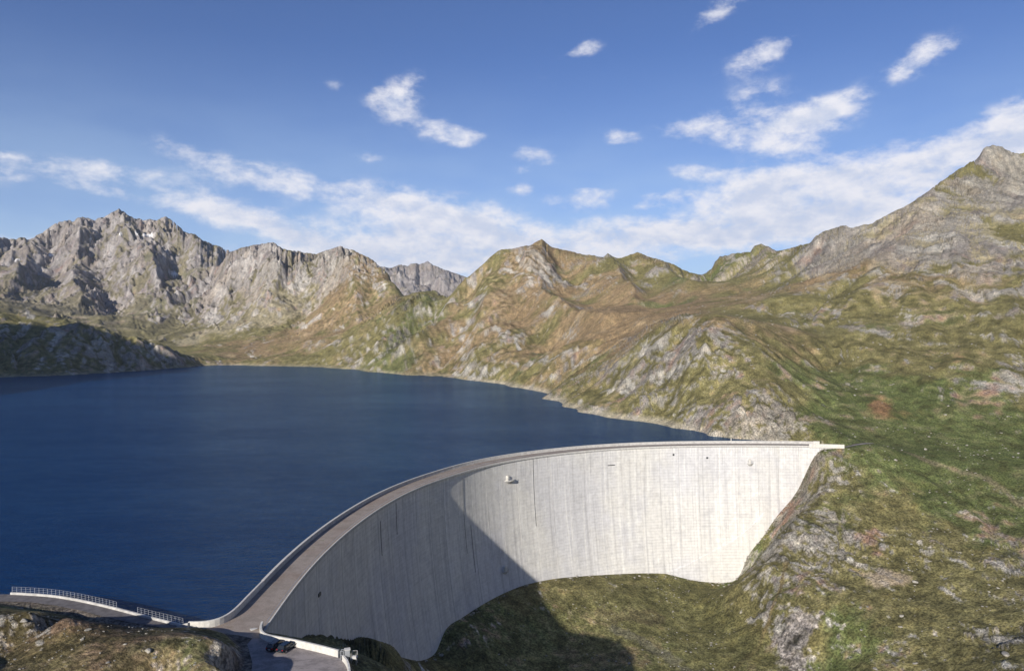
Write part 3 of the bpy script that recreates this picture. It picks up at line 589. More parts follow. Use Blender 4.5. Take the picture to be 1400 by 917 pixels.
col = mixc(col, rockc, rockm*0.93)
col = mixc(col, one*np.array([.30, .15, .09]), sstep(0.25, 0.9, REDS+0.5*n_b+0.4*n_c)*0.65)
SNOW = np.zeros_like(X2); TN = (H-CAMZ)/R2
for sx_, sy_, swx, swy in SNOWPX:
    i = int(np.searchsorted(fa_, math.atan((sx_-700)/F))); tt = -(sy_-458.5)/F*math.cos(fa_[i]); j = int(np.argmax((TN[i] >= tt) & (R2[i] > 600)))
    rr_ = R2[i, j]; wx_ = swx*rr_/F; SNOW += 1.3*np.exp(-(((X2-X2[i, j])/wx_)**2+((Y2-Y2[i, j])/(wx_*1.2))**2+((H-H[i, j])/(swy*rr_/F*1.4))**2))
snm = sstep(0.45, 0.65, SNOW+0.3*n_b); col = mixc(col, one*0.85, snm)
# gravel bank and stream bed in the valley, bare ground beside the road
def strip(P, wd):
    o = np.full(X2.shape, 1e9); s4 = (R2 < 480) & (np.abs(A2) < HF); x, y = X2[s4], Y2[s4]; dd = np.full(x.shape, 1e9)
    for (x1, y1), (x2, y2) in zip(P[:-1], P[1:]):
        t = np.clip(((x-x1)*(x2-x1)+(y-y1)*(y2-y1))/((x2-x1)**2+(y2-y1)**2), 0, 1); dd = np.minimum(dd, np.hypot(x-x1-t*(x2-x1), y-y1-t*(y2-y1)))
    o[s4] = dd; return 1-sstep(wd*0.6, wd*1.2, o+n_c*wd*0.8)
col = mixc(col, one*np.array([.20, .18, .155]), strip([on_plane(x, y, -70) for x, y in [(840,863),(880,874),(910,893),(925,905),(960,917),(1000,940)]], 3.2)*0.8)
col = mixc(col, one*np.array([.17, .125, .085]), strip([on_plane(x, y, -69) for x, y in [(830,848),(870,842),(890,845)]], 6.0)*0.7)
col = mixc(col, one*np.array([.19, .15, .075]), strip([on_plane(x, y, -68) for x, y in [(985,917),(1035,893),(1065,868),(1075,850)]], .9)*0.8)
scr = region([(1092,273,26,.035,1.3),(1075,258,22,.03,1.0)]); scr = sstep(0.45, 0.75, scr+0.35*n_c+0.25*n_b)
col = mixc(col, np.clip(one*np.array([.27, .245, .225])*(1+0.6*n_s+0.4*n_c)[..., None], .05, .6), scr*0.85)
tanp = sstep(0.45, 0.8, region([(1213,283,34,.022,1.3)])+0.3*n_c); col = mixc(col, one*np.array([.42, .34, .25]), tanp*0.7)
col = mixc(col, one*np.array([.24, .20, .13]), strip([on_plane(x, y, z) for x, y, z in [(1155,607.5,-.5),(1190,608,-.4),(1240,601,3),(1290,599,6),(1350,598,9),(1400,596,13)]], 2.2)*0.6)
col = mixc(col, one*np.array([.15, .13, .12]), np.clip(rm*1.2, 0, 1)*0.8)
shorel = (1-sstep(1.5, 5.5, H-WZ))*(R2 > 425)*(X2 < 0.40*Y2)*(H > WZ-3)*(H0 > WZ-8); col = mixc(col, one*np.array([.40, .36, .29]), shorel*0.65*(R2 < 1000)+shorel*.3*(R2 >= 1000))
vg = vfl*(1-0.8*rockm)*0.55; col = mixc(col, one*np.array([.128, .128, .052])*(1+0.25*n_s+0.12*n_c)[..., None], vg)
tone = 1+(0.12+0.1*sstep(450, 900, R2))*n_c+0.10*n_b+0.30*n_s
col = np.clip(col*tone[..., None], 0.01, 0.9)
print('cover %.1f' % (time.time()-T0))

def terrain_mat():
    m = bpy.data.materials.new('mountain ground'); m.use_nodes = True; t = NT(m.node_tree); b = m.node_tree.nodes['Principled BSDF']
    pos = t.n.new('ShaderNodeNewGeometry').outputs['Position']
    ac = t.attr('albedo')[0]; rk = t.attr('rock')[2]
    # fine grain: two sizes of mottling plus tufts
    f1 = t.noise(pos, 1.1, 5, 0.75); f2 = t.noise(pos, 0.16, 7, 0.72); f3 = t.noise(t.vm('MULTIPLY', pos, (1, 1, .35)), 0.035, 7, 0.72)
    mm = t.m('MULTIPLY', t.ramp(f1, 0.38, 0.62, 0.50, 1.50), t.ramp(f2, 0.36, 0.64, 0.78, 1.22))
    mm = t.m('MULTIPLY', mm, t.ramp(f3, 0.36, 0.64, 0.82, 1.18))
    c = t.mix(1.0, ac, t.comb(mm, mm, mm), 'MULTIPLY')
    warm = t.mix(t.ramp(f2, 0.45, 0.7, 0, 0.25), c, t.mix(1.0, c, (1.25, 1.0, 0.7), 'MULTIPLY'))
    t.l.new(warm, b.inputs['Base Color'])
    cen = lambda q, k_: t.m('MULTIPLY', t.m('SUBTRACT', q, 0.5), k_)
    hb = t.m('ADD', cen(f1, 0.7), t.m('ADD', cen(f2, 2.6), cen(f3, 5.0)))
    hs = t.m('MULTIPLY', hb, t.m('MULTIPLY_ADD', rk, 0.9, 0.32))
    t.l.new(t.bump(hs, 1.0, 1.25), b.inputs['Normal'])
    b.inputs['Roughness'].default_value = 0.95; b.inputs['Specular IOR Level'].default_value = 0.12
    return m
TM = terrain_mat()
# split the one ground sheet into the pieces of land it is made of
nA, nR = X2.shape
am = 0.5*(A2[:-1, :-1]+A2[1:, 1:]); rmn = 0.5*(R2[:-1, :-1]+R2[1:, 1:]); xm = 0.5*(X2[:-1, :-1]+X2[1:, 1:]); ym = 0.5*(Y2[:-1, :-1]+Y2[1:, 1:])
Hq = np.maximum.reduce([H[:-1, :-1], H[1:, :-1], H[:-1, 1:], H[1:, 1:]])
pxm = 700+np.tan(np.clip(am, -1.3, 1.3))*F
reg = np.zeros(am.shape, int)                                              # 0 valley floor and everything off view
reg[(rmn > 4600)] = 1                                                      # far range
reg[(rmn <= 4600) & (pxm < 562) & (ym > 1700)] = 2                         # left mountains
reg[(rmn <= 4600) & (ym > 0) & (pxm < 262) & (rmn > 700) & (ym <= 1700)] = 3   # low dark hill
reg[(reg == 0) & (ym > 480) & (pxm >= 262) & (pxm < 965) & (rmn > 600)] = 4    # central mountain
reg[(reg == 0) & (ym > 0) & (pxm >= 830) & (rmn > 395)] = 5                # right mountain
reg[(reg == 0) & (ym > 0) & (pxm >= 262) & (rmn > 420)] = 4
reg[(reg == 0) & (ym > 0) & (xm > 92) & (rmn > 180)] = 6                   # hillside under the dam's right end
reg[(reg == 0) & (xm < -22) & (rmn < 700)] = 7                             # knoll by the car park
under = (Hq < WZ-5) & ((rmn > 470) | ((am < -0.09) & (xm < -55) & (ym > 150)))
# lake bed just behind the dam
LABEL = {0: ('ground', 'green and brown valley floor below the dam, half in shadow'), 1: ('mountain_range', 'pale jagged far range seen through the saddle'),
         2: ('mountain', 'grey rocky mountains with small snow patches beyond the left end of the lake'), 3: ('hill', 'low dark hill in shadow on the left lake shore'),
         4: ('mountain', 'brown and green mountain with a small pointed top behind the middle of the lake'), 5: ('mountain', 'high right-hand mountain with grassy slopes and a grey summit'),
         6: ('hillside', 'grassy hillside with rock ribs beside the right end of the dam'), 7: ('hill', 'grassy rocky knoll beside the car park at the left end of the dam')}
idx = np.arange(nA*nR).reshape(nA, nR)
Vall = np.stack([X2, Y2, H], -1).reshape(-1, 3).astype(np.float32)
colf = np.concatenate([col.reshape(-1, 3), np.ones((nA*nR, 1))], 1).astype(np.float32); rkf = rockm.ravel().astype(np.float32)
for rid_, (nm, lb) in LABEL.items():
    mk = (reg == rid_) & ~under
    q = np.stack([idx[:-1, :-1][mk], idx[1:, :-1][mk], idx[1:, 1:][mk], idx[:-1, 1:][mk]], 1)[:, ::-1]
    if not len(q): continue
    used, inv = np.unique(q, return_inverse=True); inv = inv.reshape(-1)
    me = bpy.data.meshes.new(nm); me.vertices.add(len(used)); me.vertices.foreach_set('co', Vall[used].ravel())
    me.loops.add(len(inv)); me.loops.foreach_set('vertex_index', inv.astype(np.int32))
    me.polygons.add(len(q)); me.polygons.foreach_set('loop_start', np.arange(0, len(inv), 4, dtype=np.int32))
    me.polygons.foreach_set('use_smooth', np.ones(len(q), dtype=bool))
    at = me.attributes.new('albedo', 'FLOAT_COLOR', 'POINT'); at.data.foreach_set('color', colf[used].ravel())
    at = me.attributes.new('rock', 'FLOAT', 'POINT'); at.data.foreach_set('value', rkf[used])
    me.update(calc_edges=True); me.materials.append(TM)
    o = bpy.data.objects.new(nm, me); link(o); o['kind'] = 'structure'; o['label'] = lb
    print(nm, len(q))
print('terrain built %.1f' % (time.time()-T0))

# ------------------------------------------------------------------ lake
WM = bpy.data.materials.new('lake water'); WM.use_nodes = True; t = NT(WM.node_tree); t.n.remove(t.n['Principled BSDF'])
pos = t.n.new('ShaderNodeNewGeometry').outputs['Position']
n1 = t.noise(t.vm('MULTIPLY', pos, (0.8, 1.5, 1)), 0.5, 5, 0.65); n2 = t.noise(pos, 0.05, 3, 0.5); n3 = t.noise(t.vm('MULTIPLY', pos, (1, 2.2, 1)), 0.0045, 5, 0.62)
nrm = t.bump(t.m('ADD', t.m('MULTIPLY', n1, 0.62), t.m('MULTIPLY', n2, 0.5)), 1.0, 1.0)
n4 = t.noise(t.vm('MULTIPLY', pos, (0.5, 1.6, 1)), 0.16, 4, 0.7); lane = t.m('ADD', t.ramp(n3, 0.25, 0.8), t.ramp(n4, 0.4, 0.62, -0.25, 0.25))
df = t.n.new('ShaderNodeBsdfDiffuse'); t.l.new(t.mix(lane, (0.0008, 0.023, 0.092), (0.002, 0.033, 0.116)), df.inputs['Color']); t.l.new(nrm, df.inputs['Normal'])
gl_ = t.n.new('ShaderNodeBsdfGlossy'); gl_.inputs['Color'].default_value = (0.66, 0.88, 1.0, 1); gl_.inputs['Roughness'].default_value = 0.13; t.l.new(nrm, gl_.inputs['Normal'])
fr_ = t.n.new('ShaderNodeFresnel'); fr_.inputs['IOR'].default_value = 1.33; t.l.new(nrm, fr_.inputs['Normal'])
mx_ = t.n.new('ShaderNodeMixShader'); t.l.new(t.m('MULTIPLY', fr_.outputs[0], t.m('MULTIPLY_ADD', lane, 0.20, 0.56)), mx_.inputs[0]); t.l.new(df.outputs[0], mx_.inputs[1]); t.l.new(gl_.outputs[0], mx_.inputs[2])
t.l.new(mx_.outputs[0], t.n['Material Output'].inputs[0])
ups = [tuple(facept(s, 0, -5.5)[:2]) for s in np.linspace(10, DLEN, 70)]
wp = [(p[0], p[1]) for p in swp[:-1]]+[(-58.3, 178)]+ups[4:]+[(240, 420), (420, 640), (700, 1500), (400, 1750), (-300, 2000), (-900, 1750), (-1300, 1500), (-1200, 900), (-800, 300), (-400, 185)]
me = bpy.data.meshes.new('lake'); bmw = bmesh.new(); fv = [bmw.verts.new((x, y, WZ)) for x, y in wp]; ff = bmw.faces.new(fv)
bmesh.ops.triangulate(bmw, faces=[ff]); bmw.normal_update()
for f in bmw.faces:
    if f.normal.z < 0: f.normal_flip()
bmw.to_mesh(me); bmw.free(); me.materials.append(WM); lake = link(bpy.data.objects.new('water', me)); lake['kind'] = 'structure'; lake['label'] = 'deep blue rippled reservoir behind the curved dam'
#@@DAM@@
# ------------------------------------------------------------------ dam
def conc_build(t, b):
    uvn = t.n.new('ShaderNodeUVMap').outputs[0]; x = t.xyz(uvn)
    oi = t.n.new('ShaderNodeObjectInfo'); rnd = oi.outputs['Random']
    big = t.noise(t.comb(t.m('MULTIPLY', x[0], 0.020), t.m('MULTIPLY', x[1], 0.016), 0), 1.0, 4, 0.6)
    st = t.noise(t.comb(t.m('MULTIPLY', x[0], 0.62), t.m('MULTIPLY', x[1], 0.014), 4), 1.0, 5, 0.6)
    st2 = t.noise(t.comb(t.m('MULTIPLY', x[0], 1.9), t.m('MULTIPLY', x[1], 0.055), 9), 1.0, 4, 0.65)
    fine = t.noise(t.comb(x[0], x[1], 2), 0.45, 5, 0.7)
    sp = t.noise(t.comb(t.m('MULTIPLY', x[0], 0.12), t.m('MULTIPLY', x[1], 0.09), 12), 1.0, 5, 0.7)
    c = t.mix(t.ramp(big, 0.42, 0.58), (0.57, 0.565, 0.57), (0.63, 0.615, 0.58))
    c = t.mix(t.ramp(st, 0.50, 0.72, 0, 0.55), c, (0.34, 0.335, 0.335))
    c = t.mix(t.ramp(st, 0.48, 0.30, 0, 0.75), c, (0.74, 0.73, 0.69))
    c = t.mix(t.ramp(st2, 0.57, 0.75, 0, 0.30), c, (0.34, 0.33, 0.32))
    c = t.mix(t.ramp(sp, 0.48, 0.68, 0, 0.4), c, (0.42, 0.415, 0.42))
    # lime streaks under the crest, and dark damp ones beside them
    top = t.ramp(x[1], -9.0, -0.5); lime = t.m('MULTIPLY', t.ramp(st2, 0.52, 0.36), top)
    c = t.mix(t.m('MULTIPLY', lime, 0.85), c, (0.74, 0.73, 0.70))
    dk = t.m('MULTIPLY', t.ramp(t.noise(t.comb(t.m('MULTIPLY', x[0], 0.8), t.m('MULTIPLY', x[1], 0.05), 21), 1.0, 3, 0.6), 0.56, 0.72), t.ramp(x[1], -22.0, -1.0))
    c = t.mix(t.m('MULTIPLY', dk, 0.45), c, (0.27, 0.26, 0.25))
    # lift lines every 1.5 m and form-board courses
    fr = t.m('FRACT', t.m('DIVIDE', x[1], 1.5)); line = t.m('LESS_THAN', t.m('ABSOLUTE', t.m('SUBTRACT', fr, 0.5)), 0.07)
    ln = t.m('MULTIPLY', line, t.ramp(sp, 0.42, 0.62, 0.0, 0.05)); c = t.mix(ln, c, (0.28, 0.27, 0.26))
    lid = t.m('FLOOR', t.m('DIVIDE', x[1], 1.5)); wn = t.n.new('ShaderNodeTexWhiteNoise'); wn.noise_dimensions = '2D'
    t._in(wn.inputs['Vector'], t.comb(lid, t.m('MULTIPLY', rnd, 91.0), 0))
    k = t.m('ADD', t.m('MULTIPLY_ADD', wn.outputs['Value'], 0.035, 0.94), t.m('MULTIPLY', rnd, 0.07))
    k = t.m('MULTIPLY', k, t.ramp(fine, 0.3, 0.7, 0.90, 1.08))
    c = t.mix(1.0, c, t.comb(k, k, k), 'MULTIPLY')
    t.l.new(c, b.inputs['Base Color'])
    t.l.new(t.bump(t.m('ADD', t.m('MULTIPLY', line, -0.5), t.m('MULTIPLY', fine, 0.6)), 1.0, 0.12), b.inputs['Normal'])
CONC = pbr('dam concrete', (.5, .5, .5), 0.9, spec=0.2, build=conc_build)
WALLC = pbr('white concrete', (0.62, 0.60, 0.55), 0.85, spec=0.2, build=mottled(1.2, 0.82, 1.08, 0.03))
GREYC = pbr('parapet concrete', (0.50, 0.49, 0.47), 0.9, spec=0.2, build=mottled(0.9, 0.72, 1.1, 0.03))
DARKJ = pbr('joint shadow', (0.07, 0.07, 0.07), 0.9)
STEEL = pbr('galvanised steel', (0.52, 0.54, 0.56), 0.45, 0.6, 0.5, build=mottled(2.0, 0.85, 1.05))
DARKM = pbr('dark painted metal', (0.06, 0.065, 0.07), 0.5, 0.3, 0.4, build=mottled(3.0, 0.8, 1.2))
def road_build(t, b):
    pos = t.n.new('ShaderNodeNewGeometry').outputs['Position']
    a = t.noise(pos, 0.22, 5, 0.7); f = t.noise(pos, 2.5, 4, 0.7); g = t.noise(pos, 0.09, 3, 0.5)
    c = t.mix(t.ramp(a, 0.35, 0.65), (0.265, 0.225, 0.190), (0.35, 0.30, 0.26))
    c = t.mix(t.ramp(a, 0.56, 0.68, 0, 0.6), c, (0.19, 0.17, 0.11))
    c = t.mix(t.ramp(g, 0.45, 0.7, 0, 0.35), c, (0.24, 0.17, 0.13))
    k = t.ramp(f, 0.3, 0.7, 0.85, 1.12); t.l.new(t.mix(1.0, c, t.comb(k, k, k), 'MULTIPLY'), b.inputs['Base Color'])
    t.l.new(t.bump(f, 1.0, 0.03), b.inputs['Normal'])
ROADM = pbr('worn roadway', (.3, .25, .2), 0.95, spec=0.1, build=road_build)
def park_build(t, b):
    pos = t.n.new('ShaderNodeNewGeometry').outputs['Position']
    a = t.noise(t.vm('MULTIPLY', pos, (1.0, 1.6, 1)), 0.35, 5, 0.7); f = t.noise(pos, 2.2, 4, 0.75)
    c = t.mix(t.ramp(a, 0.4, 0.62), (0.30, 0.27, 0.26), (0.20, 0.18, 0.175)); c = t.mix(t.ramp(f, 0.5, 0.7, 0, 0.5), c, (0.38, 0.345, 0.33))
    t.l.new(c, b.inputs['Base Color']); t.l.new(t.bump(f, 1.0, 0.05), b.inputs['Normal'])
PARKM = pbr('gravel car park', (.3, .27, .26), 0.95, spec=0.1, build=park_build)

TRACKM = pbr('dark worn track', (.15, .14, .14), 0.95, spec=0.1, build=mottled(0.6, 0.75, 1.25, 0.03))
dam = empty('arch_dam', (*dpt(DLEN/2), 0), 'curved pale concrete arch dam holding back the lake, its left half in shade', 'dam')
def dchild(o): o.matrix_parent_inverse = Matrix.Translation(-dam.location); return o
def frame(s):
    p = dpt(s); n = dnorm(s); return p, n
SSM = {}
def ext(s):
    """crest point, also past the ends (straight on)"""
    if s < 0: t = dpt(3)-dpt(0); t = t/np.hypot(*t); return dpt(0)+t*s
    if s > DLEN: t = dpt(DLEN)-dpt(DLEN-3); t = t/np.hypot(*t); return dpt(DLEN)+t*(s-DLEN)
    return dpt(s)
def sweep(name, s0, s1, prof, mat, parent, step=2.5, **kw):
    """closed profile [(offset downstream, z)] swept along the crest"""
    n = max(2, int((s1-s0)/step)+1); V = []; Fc = []; U = []; k = len(prof)
    for s in np.linspace(s0, s1, n):
        p = ext(s); nn = dnorm(min(max(s, 0), DLEN))
        for o_, z in prof: V.append((p[0]+nn[0]*o_, p[1]+nn[1]*o_, z)); U.append((s, z-o_*0.6))
    for i in range(n-1):
        for j in range(k):
            a = i*k+j; b_ = i*k+(j+1) % k; Fc.append((a, b_, b_+k, a+k))
    Fc.append(tuple(range(k))[::-1]); Fc.append(tuple((n-1)*k+j for j in range(k)))
    o = meshobj(name, V, Fc, mat, parent, uv=U, **kw); return o
# wall of separate vertical blocks with recessed joints
NB = 36; edges = np.linspace(-1.0, DLEN, NB+1)
for i in range(NB):
    a, b_ = edges[i], edges[i+1]; g = 0.12
    ss = [a+0.02, a+g, a+(b_-a)*.25, a+(b_-a)*.5, a+(b_-a)*.75, b_-g, b_-0.02]
    dmax = max(ground_depth(a), ground_depth(b_))+7; nz = int(dmax/2)+2; V = []; U = []; Fc = []
    dd = np.linspace(0.62, dmax, nz)
    for q in dd:
        for j, s in enumerate(ss):
            p = ext(s); nn = dnorm(min(max(s, 0), DLEN)); o_ = batter(q)-(0.2 if j in (0, len(ss)-1) else 0)
            V.append((p[0]+nn[0]*o_, p[1]+nn[1]*o_, -q)); U.append((s, -q))
    k = len(ss)
    for r in range(nz-1):
        for j in range(k-1): Fc.append((r*k+j, (r+1)*k+j, (r+1)*k+j+1, r*k+j+1))
    n0 = len(V)
    for q in (0.62, dmax):
        for s in (ss[0], ss[-1]):
            p = ext(s); nn = dnorm(min(max(s, 0), DLEN)); V.append((p[0]-nn[0]*6.9, p[1]-nn[1]*6.9, -q)); U.append((s, -q-3))
    Fc += [(n0+1, n0+3, n0+2, n0)]
    Fc.append((n0, n0+1)+tuple(range(k-1, -1, -1)))
    Fc.append((n0,)+tuple(r*k for r in range(nz))+(n0+2,)); Fc.append((n0+1, n0+3)+tuple(r*k+k-1 for r in range(nz-1, -1, -1)))
    dchild(meshobj('wall_block', V, Fc, CONC, dam, uv=U))
WID = 7.5
def s_at(px, lo=0, hi=1e9):
    ps = 700+_grid[:,0,0]/_grid[:,0,1]*F; return float(_S[np.argmin(np.abs(ps-px))])
def sd_at(px, py):
    e = (_gx2-px)**2+(_gy2-py)**2; i, j = np.unravel_index(np.argmin(e), e.shape); return _S[i], _Dd[j]
S_R = s_at(1106)
dchild(sweep('crest_slab', -1.0, DLEN, [(0.55, -0.62), (0.55, -0.02), (-WID-0.5, -0.02), (-WID-0.5, -0.62)], GREYC, dam))
dchild(sweep('roadway', -1.0, DLEN, [(0.18, 0.0), (0.18, 0.015), (-WID+0.1, 0.015), (-WID+0.1, 0.0)], ROADM, dam))
dchild(sweep('kerb', 0.5, S_R, [(0.5, -0.02), (0.5, 0.24), (0.2, 0.24), (0.2, -0.02)], WALLC, dam))
dchild(sweep('parapet_wall', 24.0, DLEN-12, [(-WID+0.15, 0.0), (-WID+0.15, 1.3), (-WID-0.25, 1.3), (-WID-0.25, -1.5)], GREYC, dam))
dchild(sweep('coping', 24.0, DLEN-12, [(-WID+0.27, 1.302), (-WID+0.27, 1.45), (-WID-0.37, 1.45), (-WID-0.37, 1.302)], WALLC, dam))
dchild(sweep('end_parapet', S_R, DLEN+1.5, [(0.56, -0.8), (0.56, 1.25), (0.12, 1.25), (0.12, 0.02)], WALLC, dam, label='short solid white parapet at the right end of the dam'))
dchild(sweep('end_parapet', DLEN-12, DLEN-9, [(-WID+0.3, 0.0), (-WID+0.3, 1.6), (-WID-0.4, 1.6), (-WID-0.4, -0.6)], WALLC, dam))
# railing on the downstream edge: posts and two rails
rail = dchild(sweep('railing', 0.3, S_R, [(0.40, 1.08), (0.40, 1.15), (0.32, 1.15), (0.32, 1.08)], STEEL, dam))
sweep('rail', 0.3, S_R, [(0.385, 0.66), (0.385, 0.70), (0.345, 0.70), (0.345, 0.66)], STEEL, rail).matrix_parent_inverse = rail.matrix_parent_inverse.copy()
pm = bpy.data.meshes.new('post'); tmp = MB().box((0, 0, 0.54), (0.07, 0.07, 1.08)); pm.from_pydata(tmp.v, [], tmp.f); pm.materials.append(STEEL)
npost = int(S_R/2.5)
for i in range(npost):
    s = 0.5+i*(S_R-1)/npost; p = dpt(s); nn = dnorm(s)
    o = link(bpy.data.objects.new('post', pm)); o.parent = rail
    o.location = (p[0]+nn[0]*0.36-dam.location.x, p[1]+nn[1]*0.36-dam.location.y, 0.0); o.rotation_euler = (0, 0, math.atan2(nn[1], nn[0]))
# sloping ledge and thicker toe at the deep right part
tl = [sd_at(x, y) for x, y in [(913, 782.5), (940, 771), (970, 756), (1000, 740), (1025, 722), (1045, 700)]]
ts = [q[0] for q in tl]; td = [q[1] for q in tl]; V = []; U = []; Fc = []
nS, nD = 26, 14
for i, s in enumerate(np.linspace(min(ts), max(ts), nS)):
    od_ = np.argsort(ts); d0 = np.interp(s, np.array(ts)[od_], np.array(td)[od_]); d1 = ground_depth(s)+6
    V.append(tuple(facept(s, d0-0.3, 0.02))); U.append((s, -d0))
    for q in np.linspace(d0, d1, nD): V.append(tuple(facept(s, q, 0.42))); U.append((s, -q))
k = nD+1
for i in range(nS-1):
    for j in range(k-1): Fc.append((i*k+j, i*k+j+1, (i+1)*k+j+1, (i+1)*k+j))
dchild(meshobj('toe_slab', V, Fc, CONC, dam, uv=U, label='slightly thicker pale foot of the wall under a sloping ledge'))
# pipes and cracks down the face
for (x0, y0), (x1, y1) in [((632, 654), (628.5, 760)), ((643.5, 717), (643, 786)), ((541, 688), (540.5, 732)), ((728, 626), (722, 721)), ((520, 712), (522, 760))]:
    s, d0 = sd_at(x0, y0); _, d1 = sd_at(x1, y1); d0 = max(d0, 1.0); mb = MB(); pr = None
    for q in np.linspace(d0, max(d1, d0+5), 14):
        p = facept(s, q, 0.16)
        if pr is not None: mb.bar(pr, p, 0.08, 5)
        pr = p
    dchild(mb.obj('drain_pipe', DARKM, dam))
def stand(px, py, wdt, dep, hut, lab):
    """cantilever inspection platform on the face"""
    s, q = sd_at(px, py); p = facept(s, q); n = dnorm(s); t = np.array([-n[1], n[0]])
    def L(a, o_, z): return (p[0]+t[0]*a+n[0]*o_-dam.location.x, p[1]+t[1]*a+n[1]*o_-dam.location.y, p[2]+z)
    V = []; K = 9
    arc = [(math.cos(math.pi*i/(K-1))*wdt/2, math.sin(math.pi*i/(K-1))*dep) for i in range(K)]
    for a, o_ in arc: V.append(L(a, o_-0.3, 0.0))
    for a, o_ in arc: V.append(L(a, o_-0.3, -0.35))
    for a, o_ in arc: V.append(L(a*0.35, o_*0.1-0.3, -2.0))
    Fc = [tuple(range(K))]
    for r in (0, 1):
        for i in range(K-1): Fc.append((r*K+i+1, r*K+i, (r+1)*K+i, (r+1)*K+i+1))
    pl = meshobj('inspection_platform', V, Fc, GREYC, dam, label=lab)
    mb = MB(); prev = None
    for a, o_ in arc:
        mb.bar(L(a*.96, o_*.96-0.3, 0), L(a*.96, o_*.96-0.3, 1.1), 0.045, 5)
        if prev: mb.bar(prev, L(a*.96, o_*.96-0.3, 1.1), 0.045, 5)
        prev = L(a*.96, o_*.96-0.3, 1.1)
    mb.obj('railing', STEEL, pl)
    mb = MB()
    for i in range(6):
        mb.bar(L(-0.35, 0.12, 0.4*i), L(0.35, 0.12, 0.4*i), 0.04, 5)
    mb.obj('door', DARKM, pl); mb = MB()
    c = L(hut*0.5, 0.5, 1.1); mb.box(c, (1.3, 1.1, 2.2), math.atan2(n[1], n[0])); mb.obj('cabin', WALLC, pl)
stand(697, 656, 6.4, 2.6, -3.2, 'curved concrete inspection platform on the sunlit upper face')
stand(690, 779, 4.2, 1.8, -1.0, 'inspection platform low on the shaded face')
stand(1025, 633, 3.6, 1.4, -1.0, 'small inspection platform near the right end of the face')
for px, py, wd in [(920, 621, 0.9), (967, 626, 1.0), (836, 635, 4.2), (437, 812, 1.8), (1017, 756, 0.8)]:
    s, q = sd_at(px, py); p = facept(s, q, 0.05); n = dnorm(s)
    mb = MB(); mb.box((p[0]-dam.location.x, p[1]-dam.location.y, p[2]), (0.5, wd, 0.9 if wd < 4 else 0.35), math.atan2(n[1], n[0])); mb.obj('hatch', DARKM, dam)

# ------------------------------------------------------------------ walls at the left bank
def wall_path(name, P, h, th, mat, label, cat, z0=-0.6, sub=4, parent=None, part_label=None):
    Pq = smooth_curve(np.array(P), (len(P)-1)*sub+1, 3); V = []; Fc = []
    for i, p in enumerate(Pq):
        a = Pq[max(i-1, 0)]; b_ = Pq[min(i+1, len(Pq)-1)]; t = (b_-a)/np.hypot(*(b_-a)); n = np.array([-t[1], t[0]])*th/2
        zt = h if not callable(h) else h(i/(len(Pq)-1))
        for sg, z in ((1, z0), (1, zt-0.06), (0.84, zt), (-0.84, zt), (-1, zt-0.06), (-1, z0)): V.append((p[0]+n[0]*sg, p[1]+n[1]*sg, z))
    k = 6
    for i in range(len(Pq)-1):
        for j in range(k): a = i*k+j; b_ = i*k+(j+1) % k; Fc.append((a, a+k, b_+k, b_))
    Fc.append(tuple(range(k))); Fc.append(tuple(len(V)-k+j for j in range(k))[::-1])
    kw = dict(label=label, cat=cat) if parent is None else {}
    return meshobj(name, V, Fc, mat, parent, **kw), Pq
pe = [facept(s, 0, -WID-0.05)[:2] for s in (14, 20, 24.5)]
FLq = [np.array(p) for p in FL[:7]]+[np.array(p) for p in pe[-1:]]
wall_path('curved_parapet', FLq, 1.42, 0.5, WALLC, 'cream curved parapet wall sweeping from the walkway on to the dam crest', 'parapet wall', z0=-4.5)
nwp = [on_plane(x, y, 0.0) for x, y in [(358.5,857.5),(356.3,863),(356.5,869.5),(360.5,874),(368,876.5),(385,879.3),(404,883),(420,886.7),(438.6,891),(463,897.6)]]
wall_path('white_wall', nwp, 1.3, 0.45, WALLC, 'bright white low wall curving behind the two parked cars', 'wall', z0=-2.5)
wall_path('white_wall', [on_plane(x, y, 0.0) for x, y in [(469,902.5),(473,906),(476,912),(478,922),(478,940),(476,960)]], 1.0, 0.4, WALLC, 'short pale wall bending towards the picture edge beyond the steel cabinet', 'wall', z0=-2.5)
kp = wall_path('walkway_wall', [SW[i] for i in range(3, len(SW))], 0.45, 0.45, GREYC, 'long low pale wall with steel railing between the lakeside track and the water', 'wall', z0=-5.0)
ww, kpath = kp
wing, _ = wall_path('wing_wall', [on_plane(242, 857.5, 0), on_plane(257.5, 857.5, 0.4)], lambda u: 0.5+0.9*u, 0.4, GREYC, 'small sloping end wall between the walkway railing and the curved parapet', 'wall', z0=-3)
